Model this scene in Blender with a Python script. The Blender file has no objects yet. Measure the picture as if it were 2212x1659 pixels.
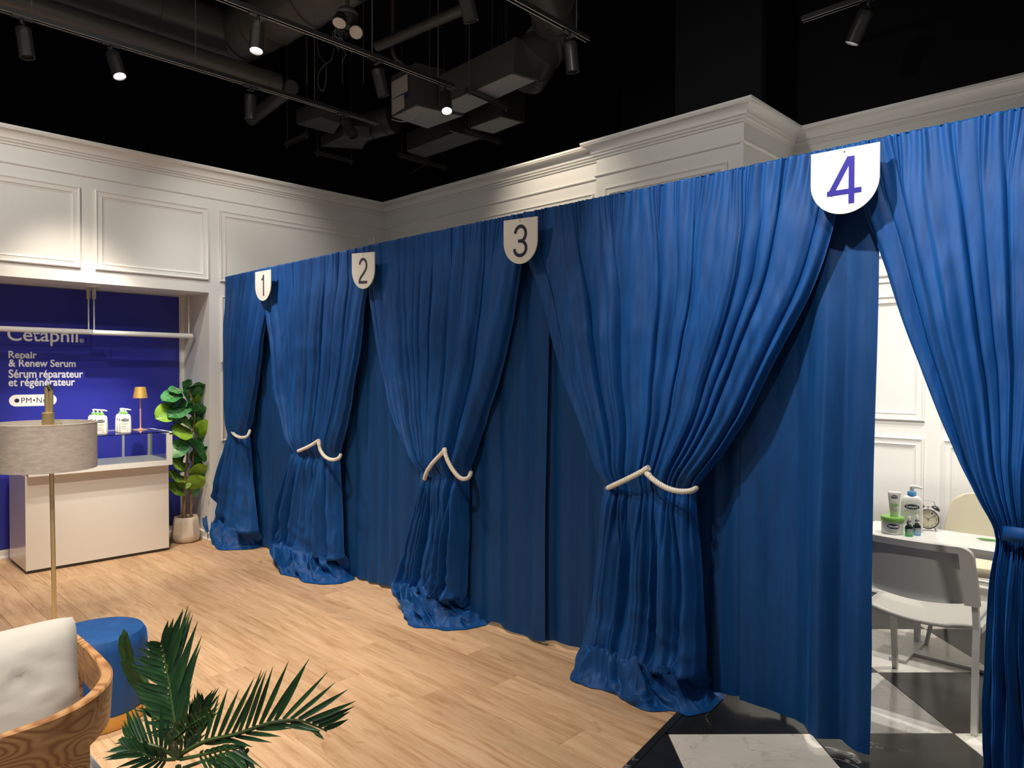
import bpy, bmesh, math, random
import numpy as np
from mathutils import Vector, Matrix, noise
random.seed(7)
PI = math.pi
S = bpy.context.scene
COL = S.collection
# ------------------------------------------------------------------ camera
FPX = 1531.02; YAW = .77284; PIT = -.017456; ROL = .0028394; CH = 1.51
_c, _s = math.cos(YAW), math.sin(YAW)
FW = Vector((-_s*math.cos(PIT), _c*math.cos(PIT), math.sin(PIT)))
R0 = Vector((_c, _s, 0)); U0 = R0.cross(FW)
RT = R0*math.cos(ROL) + U0*math.sin(ROL); UP = -R0*math.sin(ROL) + U0*math.cos(ROL)
CP = Vector((0, 0, CH))
cam_d = bpy.data.cameras.new('camera'); cam = bpy.data.objects.new('camera', cam_d); COL.objects.link(cam)
cam_d.sensor_width = 36; cam_d.lens = 36*FPX/2212; cam_d.clip_start = .05; cam_d.clip_end = 60
M3 = Matrix((RT, UP, -FW)).transposed()
cam.matrix_world = Matrix.Translation(CP) @ M3.to_4x4()
S.camera = cam
def ray(u, v): return FW + RT*((u-1106)/FPX) - UP*((v-829.5)/FPX)
def on(u, v, ax, val):
    """point of the real plane x/y/z = val that the photograph shows at u, v"""
    i = 'xyz'.index(ax); d = ray(u, v); return CP + d*((val-CP[i])/d[i])
def dep(u, v, t): return CP + ray(u, v)*t
# ------------------------------------------------------------------ world, exposure, lights
W = bpy.data.worlds.new('world'); S.world = W; W.use_nodes = True
W.node_tree.nodes['Background'].inputs[0].default_value = (1, .95, .88, 1)
W.node_tree.nodes['Background'].inputs[1].default_value = .13
S.view_settings.view_transform = 'Standard'; S.view_settings.look = 'None'
S.view_settings.exposure = 0.0; S.view_settings.gamma = 1; S.view_settings.use_curve_mapping = False
def spot(name, loc, tgt, energy, ang=60, blend=.6, size=.04, col=(1, .95, .86)):
    d = bpy.data.lights.new(name, 'SPOT'); d.energy = energy; d.spot_size = math.radians(ang); d.spot_blend = blend
    d.shadow_soft_size = size; d.color = col
    o = bpy.data.objects.new(name, d); COL.objects.link(o); o.location = loc
    o.rotation_euler = (Vector(tgt)-Vector(loc)).to_track_quat('-Z', 'Y').to_euler(); return o
def area(name, loc, tgt, energy, sx, sy, col=(1, .95, .87)):
    d = bpy.data.lights.new(name, 'AREA'); d.shape = 'RECTANGLE'; d.size = sx; d.size_y = sy; d.energy = energy; d.color = col
    o = bpy.data.objects.new(name, d); COL.objects.link(o); o.location = loc
    o.rotation_euler = (Vector(tgt)-Vector(loc)).to_track_quat('-Z', 'Y').to_euler(); return o
WARM = (1, .86, .68); NEU = (1, .95, .87)
LIGHTS = [
    # name, from, to, W, cone, blend, colour
    ('curtain_key', (-1.75, 1.1, 3.85), (-1.15, 2.9, 2.2), 420, 58, 1, NEU),
    ('curtain_key_right', (-.1, .9, 3.85), (-.1, 2.9, 2.15), 300, 58, 1, NEU),
    ('curtain_mid', (-3.9, 1.3, 3.85), (-2.9, 2.9, 1.2), 60, 60, .9, NEU),
    ('curtain_far', (-5.3, 1.55, 3.85), (-4.95, 2.8, 2.0), 230, 58, .9, NEU),
    ('curtain_far_end', (-5.4, 1.6, 3.85), (-5.9, 2.8, 1.6), 90, 50, .8, NEU),
    ('floor_pool', (-3.6, 1.0, 3.85), (-4.4, 1.3, 0), 400, 80, .9, WARM),
    ('floor_near', (-1.9, .4, 3.85), (-2.5, 1.3, 0), 300, 84, .9, WARM),
    ('counter_spot', (-5.25, 1.3, 3.85), (-6.3, 1.7, .8), 300, 46, .8, WARM),
    ('niche_spot', (-5.0, 1.7, 3.85), (-6.8, 1.75, .55), 620, 27, 1, NEU),
    ('niche_fill', (-3.3, 1.2, 3.85), (-6.8, 1.7, 1.6), 120, 26, 1, NEU),  # added weak fill to lift the niche lettering, not a known fixture
    ('panel_wash', (-4.5, .2, 3.8), (-6.3, 1.2, 2.5), 110, 60, .9, NEU),
    ('panel_wash_far', (-4.57, 2.6, 3.8), (-6.3, 2.9, 2.5), 70, 60, .9, NEU),
    ('wall_wash', (-3.9, 3.7, 3.85), (-3.85, 4.5, 2.9), 60, 80, 1, WARM),
    ('bump_wash', (-2.2, 2.2, 3.8), (-2.6, 4.4, 2.9), 45, 80, 1, NEU),
    ('booth_spot', (-1.2, 3.9, 3.75), (-1.1, 4.9, .9), 225, 90, .8, NEU),
    ('booth_down', (-.3, 4.3, 3.75), (-.8, 4.2, .5), 230, 90, .8, NEU),
    ('lamp_fill', (-1.4, -.2, 3.85), (-3.2, .6, 1.1), 200, 50, .9, NEU),  # added to brighten the floor lamp, no fixture known there
    ('lounge_fill', (.3, -.5, 3.4), (-1.9, .35, .6), 110, 50, .9, NEU),  # added fill from the camera side for the armchair rail
    ('lounge_spot', (-1.2, -.6, 3.85), (-1.9, .4, .6), 170, 60, .9, NEU),
]
for n, a, b, e, an, bl, co in LIGHTS: spot('spot_light_'+n, a, b, e, an, bl, .05, co)
area('ceiling_bounce', (-2.6, .4, 4.6), (-2.6, .6, 0), 32, 5, 4)

# ------------------------------------------------------------------ helpers
def tag(o, label=None, cat=None, group=None, kind=None):
    if label: o['label'] = label
    if cat: o['category'] = cat
    if group: o['group'] = group
    if kind: o['kind'] = kind
    return o
def empty(name, loc=(0, 0, 0), label=None, cat=None, group=None, rz=0):
    o = bpy.data.objects.new(name, None); o.empty_display_size = .1; COL.objects.link(o)
    o.location = loc; o.rotation_euler = (0, 0, rz); return tag(o, label, cat, group)
def link(name, me, mat=None, parent=None, smooth=False):
    """world-space mesh; if it gets a parent, keep it where it is"""
    o = bpy.data.objects.new(name, me); COL.objects.link(o)
    if mat is not None:
        me.materials.clear()
        for m in (mat if isinstance(mat, (list, tuple)) else [mat]): me.materials.append(m)
    if smooth:
        for p in me.polygons: p.use_smooth = True
    if parent is not None: o.parent = parent
    return o
def pyd(name, vs, fs, mat=None, parent=None, smooth=False):
    me = bpy.data.meshes.new(name); me.from_pydata([tuple(v) for v in vs], [], fs); me.update()
    return link(name, me, mat, parent, smooth)
def bmo(name, bm, mat, parent=None, smooth=False, bevel=0, seg=2):
    if bevel:
        bmesh.ops.bevel(bm, geom=[e for e in bm.edges if len(e.link_faces) == 2 and e.calc_face_angle(0) > .6],
                        offset=bevel, segments=seg, affect='EDGES', profile=.5, clamp_overlap=True)
    bmesh.ops.recalc_face_normals(bm, faces=bm.faces)
    me = bpy.data.meshes.new(name); bm.to_mesh(me); bm.free()
    o = link(name, me, mat, parent, smooth)
    if smooth: me.set_sharp_from_angle(angle=math.radians(42))
    return o
def box(bm, x0, x1, y0, y1, z0, z1, M=None):
    vs = [bm.verts.new(Vector(p) if M is None else M @ Vector(p)) for p in
          ((x0, y0, z0), (x1, y0, z0), (x1, y1, z0), (x0, y1, z0), (x0, y0, z1), (x1, y0, z1), (x1, y1, z1), (x0, y1, z1))]
    for f in ((3, 2, 1, 0), (4, 5, 6, 7), (0, 1, 5, 4), (1, 2, 6, 5), (2, 3, 7, 6), (3, 0, 4, 7)): bm.faces.new([vs[i] for i in f])
def boxo(name, b, mat, parent=None, bevel=0, M=None, seg=2):
    bm = bmesh.new(); box(bm, *b, M=M); return bmo(name, bm, mat, parent, bevel > 0, bevel, seg)
def frame_from(d):
    d = d.normalized(); a = Vector((0, 0, 1)) if abs(d.z) < .9 else Vector((1, 0, 0))
    x = d.cross(a).normalized(); return x, x.cross(d).normalized()
def tube(bm, pts, r, n=10, caps=True, closed=False):
    pts = [Vector(p) for p in pts]; rings = []; N = len(pts); px = None
    for i, p in enumerate(pts):
        if closed: d = pts[(i+1) % N]-pts[i-1]
        else: d = pts[min(i+1, N-1)]-pts[max(i-1, 0)]
        d.normalize()
        if px is None: px, py = frame_from(d)
        else:
            px = (px-d*px.dot(d)).normalized(); py = d.cross(px)
        py = d.cross(px)
        rr = r[i] if isinstance(r, (list, tuple)) else r
        rings.append([bm.verts.new(p+px*rr*math.cos(2*PI*k/n)+py*rr*math.sin(2*PI*k/n)) for k in range(n)])
    for i in range(N if closed else N-1):
        a, b = rings[i], rings[(i+1) % N]
        for k in range(n): bm.faces.new((a[k], a[(k+1) % n], b[(k+1) % n], b[k]))
    if caps and not closed:
        bm.faces.new(rings[0][::-1]); bm.faces.new(rings[-1])
    return rings
def tubeo(name, pts, r, mat, parent=None, n=10, closed=False):
    bm = bmesh.new(); tube(bm, pts, r, n, True, closed); return bmo(name, bm, mat, parent, True)
def lathe(bm, prof, c=(0, 0, 0), n=32, M=None, sx=1, sy=1):
    """prof: (r, z) list"""
    c = Vector(c); rings = []
    for r, z in prof:
        if r < 1e-6:
            p = c+Vector((0, 0, z)); rings.append([bm.verts.new(p if M is None else M @ p)])
        else:
            ring = []
            for k in range(n):
                p = c+Vector((r*sx*math.cos(2*PI*k/n), r*sy*math.sin(2*PI*k/n), z)); ring.append(bm.verts.new(p if M is None else M @ p))
            rings.append(ring)
    for a, b in zip(rings, rings[1:]):
        if len(a) == 1 and len(b) == 1: continue
        for k in range(n):
            if len(a) == 1: bm.faces.new((a[0], b[(k+1) % n], b[k]))
            elif len(b) == 1: bm.faces.new((a[k], a[(k+1) % n], b[0]))
            else: bm.faces.new((a[k], a[(k+1) % n], b[(k+1) % n], b[k]))
def latheo(name, prof, c, mat, parent=None, n=32, M=None, sx=1, sy=1):
    bm = bmesh.new(); lathe(bm, prof, c, n, M, sx, sy); return bmo(name, bm, mat, parent, True)
def prism(bm, poly, t, M=None):
    """extrude 2D polygon (x, z) by thickness t along y"""
    a = [bm.verts.new(Vector((x, 0, z)) if M is None else M @ Vector((x, 0, z))) for x, z in poly]
    b = [bm.verts.new(Vector((x, t, z)) if M is None else M @ Vector((x, t, z))) for x, z in poly]
    n = len(poly); bm.faces.new(a); bm.faces.new(b[::-1])
    for i in range(n): bm.faces.new((a[i], b[i], b[(i+1) % n], a[(i+1) % n]))
def text_me(s, w, h=None, ext=0, off=0, spacing=1):
    """mesh of a line of lettering in the x-y plane, its lower left corner at 0, w wide (and h high)"""
    c = bpy.data.curves.new('lettering', 'FONT'); c.body = s; c.size = 1; c.extrude = ext; c.offset = off; c.resolution_u = 4
    c.space_character = spacing
    o = bpy.data.objects.new('lettering', c); COL.objects.link(o)
    me = bpy.data.meshes.new_from_object(o); bpy.data.objects.remove(o); bpy.data.curves.remove(c)
    co = np.empty(len(me.vertices)*3); me.vertices.foreach_get('co', co); co = co.reshape(-1, 3)
    mn, mx = co.min(0), co.max(0); co[:, :2] -= mn[:2]
    k = w/(mx[0]-mn[0]); ky = k if h is None else h/(mx[1]-mn[1])
    co[:, 0] *= k; co[:, 1] *= ky
    me.vertices.foreach_set('co', co.ravel()); me.update(); return me
def texto(name, s, M, w, mat, parent=None, h=None, off=0, base=None, spacing=1):
    me = text_me(s, w, h, 0, off, spacing); me.transform(M); return link(name, me, mat, parent)
def axes(o, x, y, z=None):
    x = Vector(x).normalized(); y = Vector(y).normalized(); z = x.cross(y) if z is None else z
    m = Matrix((x, y, z)).transposed().to_4x4(); return Matrix.Translation(Vector(o)) @ m
# ------------------------------------------------------------------ materials
def lin(c):
    if isinstance(c, str):
        c = tuple(int(c[i:i+2], 16)/255 for i in (0, 2, 4))
        c = tuple(x/12.92 if x <= .04045 else ((x+.055)/1.055)**2.4 for x in c)
    return (*c, 1)
def mat(name, col, rough=.5, metal=0, spec=.5, **kw):
    m = bpy.data.materials.new(name); m.use_nodes = True; b = m.node_tree.nodes['Principled BSDF']
    b.inputs['Base Color'].default_value = lin(col); b.inputs['Roughness'].default_value = rough
    b.inputs['Metallic'].default_value = metal; b.inputs['Specular IOR Level'].default_value = spec
    for k, v in kw.items(): b.inputs[k.replace('_', ' ')].default_value = v
    return m
def N(m, t, **kw):
    n = m.node_tree.nodes.new(t)
    for k, v in kw.items(): setattr(n, k, v)
    return n
def L(m, a, b): m.node_tree.links.new(a, b)
def B(m): return m.node_tree.nodes['Principled BSDF']
def coords(m, scale=(1, 1, 1), rnd=False, out='Object'):
    tc = N(m, 'ShaderNodeTexCoord'); mp = N(m, 'ShaderNodeMapping'); mp.inputs['Scale'].default_value = scale
    L(m, tc.outputs[out], mp.inputs['Vector'])
    if rnd:
        oi = N(m, 'ShaderNodeObjectInfo'); mu = N(m, 'ShaderNodeVectorMath', operation='SCALE'); mu.inputs[0].default_value = (37, 53, 71)
        L(m, oi.outputs['Random'], mu.inputs['Scale']); L(m, mu.outputs[0], mp.inputs['Location']); return mp.outputs[0], oi.outputs['Random']
    return mp.outputs[0]
def ntex(m, vec, scale, detail=4, rough=.5, dist=0):
    n = N(m, 'ShaderNodeTexNoise'); n.inputs['Scale'].default_value = scale; n.inputs['Detail'].default_value = detail
    n.inputs['Roughness'].default_value = rough; n.inputs['Distortion'].default_value = dist; L(m, vec, n.inputs['Vector']); return n.outputs['Fac']
def ramp(m, fac, stops):
    r = N(m, 'ShaderNodeValToRGB'); e = r.color_ramp.elements
    while len(e) < len(stops): e.new(.5)
    for x, (p, c) in zip(e, stops): x.position = p; x.color = lin(c) if not isinstance(c, (int, float)) else (c, c, c, 1)
    L(m, fac, r.inputs[0]); return r.outputs[0]
def bump(m, h, s, d=.01):
    b = N(m, 'ShaderNodeBump'); b.inputs['Strength'].default_value = s; b.inputs['Distance'].default_value = d
    L(m, h, b.inputs['Height']); L(m, b.outputs[0], B(m).inputs['Normal'])
def mix(m, f, a, b, mode='MIX'):
    n = N(m, 'ShaderNodeMix', data_type='RGBA', blend_type=mode)
    for s, v in ((0, f), (6, a), (7, b)):
        if hasattr(v, 'is_output'): L(m, v, n.inputs[s])
        else: n.inputs[s].default_value = v if s == 0 else lin(v)
    return n.outputs[2]
WHITE = mat('wall_paint', (.80, .785, .75), .45); bump(WHITE, ntex(WHITE, coords(WHITE), 90, 2), .03, .002)
TRIMW = mat('trim_paint', (.82, .805, .77), .35)
BLACK = mat('black_paint', (.008, .008, .0095), .8, spec=.2); 
DUCT = mat('painted_duct', (.125, .120, .112), .36, spec=.8); bump(DUCT, ntex(DUCT, coords(DUCT), 3, 4), .3, .02)
BMET = mat('black_metal', (.035, .035, .034), .35, spec=.6)
GMET = mat('dark_grey_metal', (.16, .16, .165), .4, .2)
LINE = mat('track_strip', (.75, .74, .70), .35, .0)
def wood_floor():
    m = mat('oak_plank', (.5, .3, .15), .42, spec=.4); v, r = coords(m, (1, 1, 1), True)
    mp = N(m, 'ShaderNodeMapping'); mp.inputs['Scale'].default_value = (1.1, 13, 1); L(m, v, mp.inputs['Vector'])
    g = ntex(m, mp.outputs[0], 2.2, 6, .62, .6)
    mp2 = N(m, 'ShaderNodeMapping'); mp2.inputs['Scale'].default_value = (2.5, 60, 1); L(m, v, mp2.inputs['Vector'])
    f = ntex(m, mp2.outputs[0], 3, 3, .6)
    mp3 = N(m, 'ShaderNodeMapping'); mp3.inputs['Scale'].default_value = (2.2, 6, 1); L(m, v, mp3.inputs['Vector'])
    k = ntex(m, mp3.outputs[0], 2.4, 2, .5, 1.2)
    c = ramp(m, g, [(.3, (.51, .30, .155)), (.5, (.70, .46, .275)), (.68, (.79, .55, .35))])
    kn = ramp(m, k, [(.0, 0.), (.64, 0.), (.8, 1.)])
    c = mix(m, kn, c, (.36, .19, .09)) if False else mix(m, kn, c, (.50, .29, .15))
    c2 = mix(m, .35, c, ramp(m, f, [(.3, (.50, .48, .46)), (.62, (1., 1., 1.))]), 'MULTIPLY')
    t = ramp(m, r, [(0, (.86, .84, .82)), (.5, (.97, .96, .95)), (1, (1.05, 1.04, 1.03))])
    L(m, mix(m, 1., c2, t, 'MULTIPLY'), B(m).inputs['Base Color'])
    bump(m, f, .12, .002); return m
OAK = wood_floor()
def marble(name, dark):
    m = mat(name, (.7, .68, .64), .12 if not dark else .22, spec=.5); v, r = coords(m, (1, 1, 1), True)
    w = ntex(m, v, 1.6 if dark else 2.6, 6, .6, 1.2)
    vw = .006 if dark else .008
    vein = ramp(m, w, [(.0, 0.), (.5-vw, 0.), (.5, 1.), (.5+vw, 0.), (1, 0.)])
    big = ntex(m, v, 1.3, 3, .5, .8); msk = ramp(m, big, [(.52, 0.), (.62, 1.)] if dark else [(.30, 0.), (.5, 1.)])
    vm = N(m, 'ShaderNodeMath', operation='MULTIPLY'); L(m, vein, vm.inputs[0]); L(m, msk, vm.inputs[1])
    cl = ntex(m, v, 5, 5)
    if dark: c = mix(m, vm.outputs[0], ramp(m, cl, [(.3, (.012, .013, .013)), (.7, (.022, .023, .023))]), (.35, .34, .33))
    else: c = mix(m, vm.outputs[0], ramp(m, cl, [(.3, (.66, .63, .57)), (.7, (.76, .73, .68))]), (.42, .40, .36))
    L(m, c, B(m).inputs['Base Color']); return m
MARBW = marble('white_marble_tile', False); MARBD = marble('black_marble_tile', True)
def velvet(name, c0, c1):
    m = mat(name, c0, .58, spec=.3); v = coords(m, (9, 9, .8)); a = ntex(m, v, 2.4, 5, .7, .4)
    v2 = coords(m, (1, 1, 1)); b = ntex(m, v2, 260, 2)
    L(m, ramp(m, a, [(.32, c0), (.7, c1)]), B(m).inputs['Base Color'])
    B(m).inputs['Sheen Weight'].default_value = .55; B(m).inputs['Sheen Roughness'].default_value = .22
    B(m).inputs['Sheen Tint'].default_value = (.04, .33, 1, 1)
    s = N(m, 'ShaderNodeMath', operation='MULTIPLY_ADD'); s.inputs[1].default_value = .35; L(m, a, s.inputs[0]); L(m, b, s.inputs[2])
    bump(m, s.outputs[0], .10, .003); return m
VELV = velvet('blue_velvet', (.0012, .041, .170), (.0028, .080, .315))
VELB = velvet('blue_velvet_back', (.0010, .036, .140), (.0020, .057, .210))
POUFV = velvet('pouf_velvet', (.006, .055, .20), (.012, .085, .30))
ROPE = mat('cream_rope', (.78, .72, .62), .55, Sheen_Weight=.3)
BOUNCE = mat('bounce_lit_sheet', (.78, .76, .70), .45, .0)  # pale colour stands for floor bounce on the duct undersides
BPANEL = mat('ultramarine_print', (.030, .034, .31), .28, spec=.4)
PRINTW = mat('white_print', (.85, .83, .80), .5)
NAVY = mat('navy_print', (.018, .019, .055), .35)
NAVY4 = mat('violet_blue_print', (.035, .03, .30), .25)
SIGNW = mat('sign_board', (.80, .76, .68), .4)
GLOSSW = mat('gloss_white_laminate', (.80, .76, .69), .18, spec=.6)
CASEW = mat('white_case_frame', (.84, .84, .80), .35)
GLASS = mat('clear_glass', (.93, .97, .96), .02, Transmission_Weight=1., IOR=1.45)
GOLD = mat('brushed_gold', (.78, .46, .12), .4, .6)
BRASS = mat('antique_brass', (.74, .58, .30), .3, .65)
COPPER = mat('rose_copper', (.85, .50, .32), .4, .6)
BOTW = mat('bottle_plastic', (.82, .82, .76), .35, Subsurface_Weight=.1)
GREEN = mat('green_plastic', (.22, .50, .12), .4)
LGREEN = mat('lid_green', (.22, .47, .09), .4)
SKYB = mat('blue_plastic', (.10, .36, .75), .35)
GRPRINT = mat('green_text_print', (.50, .66, .35), .5); GYPRINT = mat('grey_text_print', (.42, .44, .42), .5)
PLAST = mat('white_plastic', (.76, .75, .71), .4)
SOIL = mat('moss', (.03, .05, .015), .9)
CERAM = mat('cream_ceramic', (.74, .64, .52), .55)
def leafm(name, a, b, spec=.5):
    m = mat(name, a, .38, spec=spec); v, r = coords(m, (1, 1, 1), True)
    L(m, ramp(m, ntex(m, v, 14, 3), [(.35, a), (.65, b)]), B(m).inputs['Base Color']); return m
LEAF = leafm('fig_leaf', (.025, .17, .045), (.06, .28, .085)); LEAFY = leafm('fig_leaf_underside_lit', (.16, .33, .015), (.26, .46, .03))  # yellow-green underside, with light through the blade put into its colour
VEIN = mat('leaf_vein', (.35, .55, .25), .5)
PALM = leafm('palm_leaf', (.010, .045, .016), (.022, .085, .026)); PALMU = leafm('palm_underside', (.05, .11, .03), (.09, .17, .05))
def bark():
    m = mat('bark', (.35, .19, .09), .7); a = ntex(m, coords(m, (30, 30, 8)), 3, 4)
    L(m, ramp(m, a, [(.35, (.20, .09, .04)), (.65, (.48, .29, .15))]), B(m).inputs['Base Color']); bump(m, a, .5, .004); return m
BARK = bark()
def chairwood():
    m = mat('ash_wood', (.5, .25, .1), .42, spec=.4); v = coords(m, (1.3, 1.3, 3.4))
    g = ntex(m, v, 2.3, 1.5, .45, .25); k = N(m, 'ShaderNodeMath', operation='MULTIPLY'); k.inputs[1].default_value = 150; L(m, g, k.inputs[0])
    w = N(m, 'ShaderNodeMath', operation='SINE'); L(m, k.outputs[0], w.inputs[0])
    h = N(m, 'ShaderNodeMath', operation='MULTIPLY_ADD'); h.inputs[1].default_value = .5; h.inputs[2].default_value = .5; L(m, w.outputs[0], h.inputs[0])
    f = ntex(m, coords(m, (10, 10, 120)), 4, 3, .6)
    c = ramp(m, h.outputs[0], [(0, (.36, .155, .058)), (.35, (.53, .265, .108)), (.75, (.60, .32, .14)), (1, (.63, .35, .16))])
    c = mix(m, .45, c, ramp(m, f, [(.3, (.74, .70, .66)), (.6, (1., 1., 1.))]), 'MULTIPLY')
    w = h
    L(m, c, B(m).inputs['Base Color']); bump(m, h.outputs[0], .12, .002); return m
ASH = chairwood()
def fabric(name, c, sc=500):
    m = mat(name, c, .85, spec=.2, Sheen_Weight=.2); a = ntex(m, coords(m), sc, 2); b = ntex(m, coords(m), 14, 3)
    s = N(m, 'ShaderNodeMath', operation='ADD'); L(m, a, s.inputs[0]); L(m, b, s.inputs[1]); bump(m, s.outputs[0], .12, .004); return m
LINEN = fabric('light_grey_linen', (.60, .575, .53)); 
def suede():
    m = fabric('grey_suede', (.36, .32, .29)); a = ntex(m, coords(m, (6, 6, 22)), 3, 6, .7, .5)
    L(m, ramp(m, a, [(.3, (.40, .35, .31)), (.7, (.60, .54, .49))]), B(m).inputs['Base Color']); return m
SUEDE = suede()
LIT = bpy.data.materials.new('spot_lens'); LIT.use_nodes = True
_b = B(LIT); _b.inputs['Emission Color'].default_value = (1, .97, .9, 1); _b.inputs['Emission Strength'].default_value = 14
UNLIT = mat('dark_lens', (.02, .02, .02), .2)

# ------------------------------------------------------------------ setting: walls
XL = -6.295; Y1 = 4.497; YB = 4.43; Y2 = 5.224; XB0, XB1 = -3.41, -2.19
NX = -6.86; NY1 = 2.62; NZ = 2.20; NY0 = -2.2
def wallobj(name, boxes, m=WHITE, parent=None):
    bm = bmesh.new()
    for b in boxes: box(bm, *b)
    o = bmo(name, bm, m, parent)
    if parent is None: o['kind'] = 'structure'
    return o
wl = wallobj('wall_left', [(XL-.12, XL, NY1, Y1+.1, 0, 3.2), (XL-.12, XL, -3.2, NY1, NZ, 3.2), (XL-.12, XL, -3.2, NY0, 0, NZ),
                           (NX-.08, NX, NY0-.1, NY1+.08, 0, NZ+.08), (NX, XL-.12, NY1, NY1+.08, 0, NZ), (NX, XL-.12, NY0-.1, NY1+.08, NZ, NZ+.08), (NX, XL-.12, NY0-.1, NY0, 0, NZ)])
wb = wallobj('wall_back', [(XL, XB0, Y1, Y1+.12, 0, 3.2), (XB0, XB1, YB, Y2+.12, 0, 3.2), (XB1, 2.6, Y2, Y2+.12, 0, 3.2)])
def panel(parent, o, ux, n, x0, x1, z0, z1, name='panel_molding'):
    """picture-frame moulding: rings of (inset, height) on the wall plane through o with horizontal axis ux, normal n"""
    o = Vector(o); ux = Vector(ux); n = Vector(n); prof = [(0, 0), (.001, .016), (.008, .02), (.014, .016), (.02, .011), (.044, .010), (.048, .014), (.052, .010), (.056, .005), (.063, .004), (.065, .0), (.068, -.001)]
    vs = []; fs = []
    for d, h in prof:
        for a, c in ((x0+d, z0+d), (x1-d, z0+d), (x1-d, z1-d), (x0+d, z1-d)):
            vs.append(o+ux*a+Vector((0, 0, c))+n*h)
    for k in range(len(prof)-1):
        for i in range(4):
            a = 4*k+i; b = 4*k+(i+1) % 4; fs.append((a, b, b+4, a+4))
    return pyd(name, vs, fs, TRIMW, parent)
def PL(y0, y1, z0, z1): return panel(wl, (XL, 0, 0), (0, 1, 0), (1, 0, 0), y0, y1, z0, z1)
PL(-2.2, -.60, 2.307, 2.94); PL(-.50, .62, 2.307, 2.94) ; PL(.72, 1.62, 2.307, 2.94); PL(1.722, 2.615, 2.307, 2.94); PL(2.715, 4.36, 2.305, 2.94)
for z0, z1 in ((1.586, 2.177), (.88, 1.494), (.16, .789)): PL(2.725, 4.36, z0, z1)
def PB(x0, x1, z0, z1, y): return panel(wb, (0, y, 0), (1, 0, 0), (0, -1, 0), x0, x1, z0, z1)
for z0, z1 in ((2.305, 2.925), (.88, 2.19), (.16, .789)):
    PB(-6.16, -5.256, z0, z1, Y1); PB(-5.144, -3.483, z0, z1, Y1)
PB(-3.32, -2.30, 2.305, 2.925, YB); PB(-3.32, -2.30, .3, 2.19, YB)
for z0, z1 in ((2.30, 2.94), (1.19, 2.03), (.16, 1.08)):
    PB(-2.10, -1.305, z0, z1, Y2); PB(-1.20, -.2, z0, z1, Y2); PB(-.08, 1.2, z0, z1, Y2)
boxo('corner_board', (XB1-.022, XB1-.0, YB-.008, YB, .1, 3.03), TRIMW, wb)
def sweep(name, path, prof, mat_, parent=None):
    """profile (out, z) along plan polyline, out to the right-hand side of travel, mitred"""
    P = [Vector((x, y)) for x, y in path]; nv = []
    for i in range(len(P)):
        ns = []
        for a, b in ((i-1, i), (i, i+1)):
            if a >= 0 and b < len(P):
                d = (P[b]-P[a]).normalized(); ns.append(Vector((d.y, -d.x)))
        if len(ns) == 2:
            m = (ns[0]+ns[1]); m = m/(m.dot(ns[0])); nv.append(m)
        else: nv.append(ns[0])
    vs = []; fs = []; k = len(prof)
    for p, n in zip(P, nv):
        for o, z in prof: q = p+n*o; vs.append((q.x, q.y, z))
    for i in range(len(P)-1):
        for j in range(k-1): a = i*k+j; fs.append((a, a+k, a+k+1, a+1))
    fs.append(tuple(range(k))); fs.append(tuple(range((len(P)-1)*k, len(P)*k))[::-1])
    bm = bmesh.new(); bv = [bm.verts.new(v) for v in vs]
    for f in fs: bm.faces.new([bv[i] for i in f])
    o = bmo(name, bm, mat_, parent)
    if parent is None: o['kind'] = 'structure'
    return o
MAIN = [(XL, -3.2), (XL, Y1), (XB0, Y1), (XB0, YB), (XB1, YB), (XB1, Y2), (2.6, Y2)]
cove = [(.033+.052*(1-math.cos(t))**1.0, 3.208+.052*math.sin(t)) for t in np.linspace(0, PI/2, 7)]
sweep('trim_1', MAIN, [(-.02, 3.165), (.008, 3.165), (.011, 3.172), (.008, 3.177), (.012, 3.180), (.022, 3.186), (.024, 3.195), (.018, 3.199), (.030, 3.203)]+cove+[(.088, 3.268), (.092, 3.272), (.093, 3.288), (-.02, 3.29)], TRIMW)
sweep('trim_2', MAIN, [(-.01, 3.025), (.004, 3.025), (.011, 3.030), (.013, 3.037), (.008, 3.043), (.0, 3.047), (-.01, 3.047)], TRIMW)
sweep('trim_3', [(XB1, YB+.02), (XB1, Y2), (2.6, Y2)], [(-.01, 2.118), (.006, 2.118), (.01, 2.124), (.006, 2.132), (.006, 2.155), (.018, 2.165), (.02, 2.172), (.0, 2.178), (-.01, 2.178)], TRIMW)
BBP = [(-.005, 0), (.022, 0), (.024, .006), (.020, .02), (.014, .024), (.014, .066), (.010, .073), (.0, .078), (-.005, .078)]
sweep('baseboard_left', [(XL-.02, NY1+.0), (XL, NY1), (XL, Y1), (XB0, Y1)], BBP, TRIMW)
sweep('baseboard_niche', [(NX, NY0), (NX, NY1), (XL-.003, NY1)], BBP, TRIMW)
sweep('baseboard_right', [(XB1, YB+.01), (XB1, Y2), (2.6, Y2)], BBP, TRIMW)
# black shell above and around
wallobj('wall_upper', [(-9.4, -9.3, -3.5, 8.2, 3.0, 5.7), (-9.4, -4.4, 8.1, 8.2, 3.0, 5.7), (-4.5, -4.4, 6.4, 8.2, 3, 5.7), (-4.5, -2.9, 6.3, 6.4, 3, 5.7), (-2.98, -2.9, 4.95, 6.4, 3.2, 5.7),
                       (-2.98, -2.28, 4.87, 4.95, 3.2, 5.7), (-2.99, 3.1, Y2+.32, Y2+.4, 3.1, 5.7)], BLACK)
ce = wallobj('ceiling', [(-9.4, 3, -3.5, 8.2, 5.7, 5.8)], BLACK)
wallobj('floor_slab', [(-9.4, 3, -3.5, 8.2, -.12, -.012)], mat('slab', (.02, .018, .016), .8)).name = 'trim_4'
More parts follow.
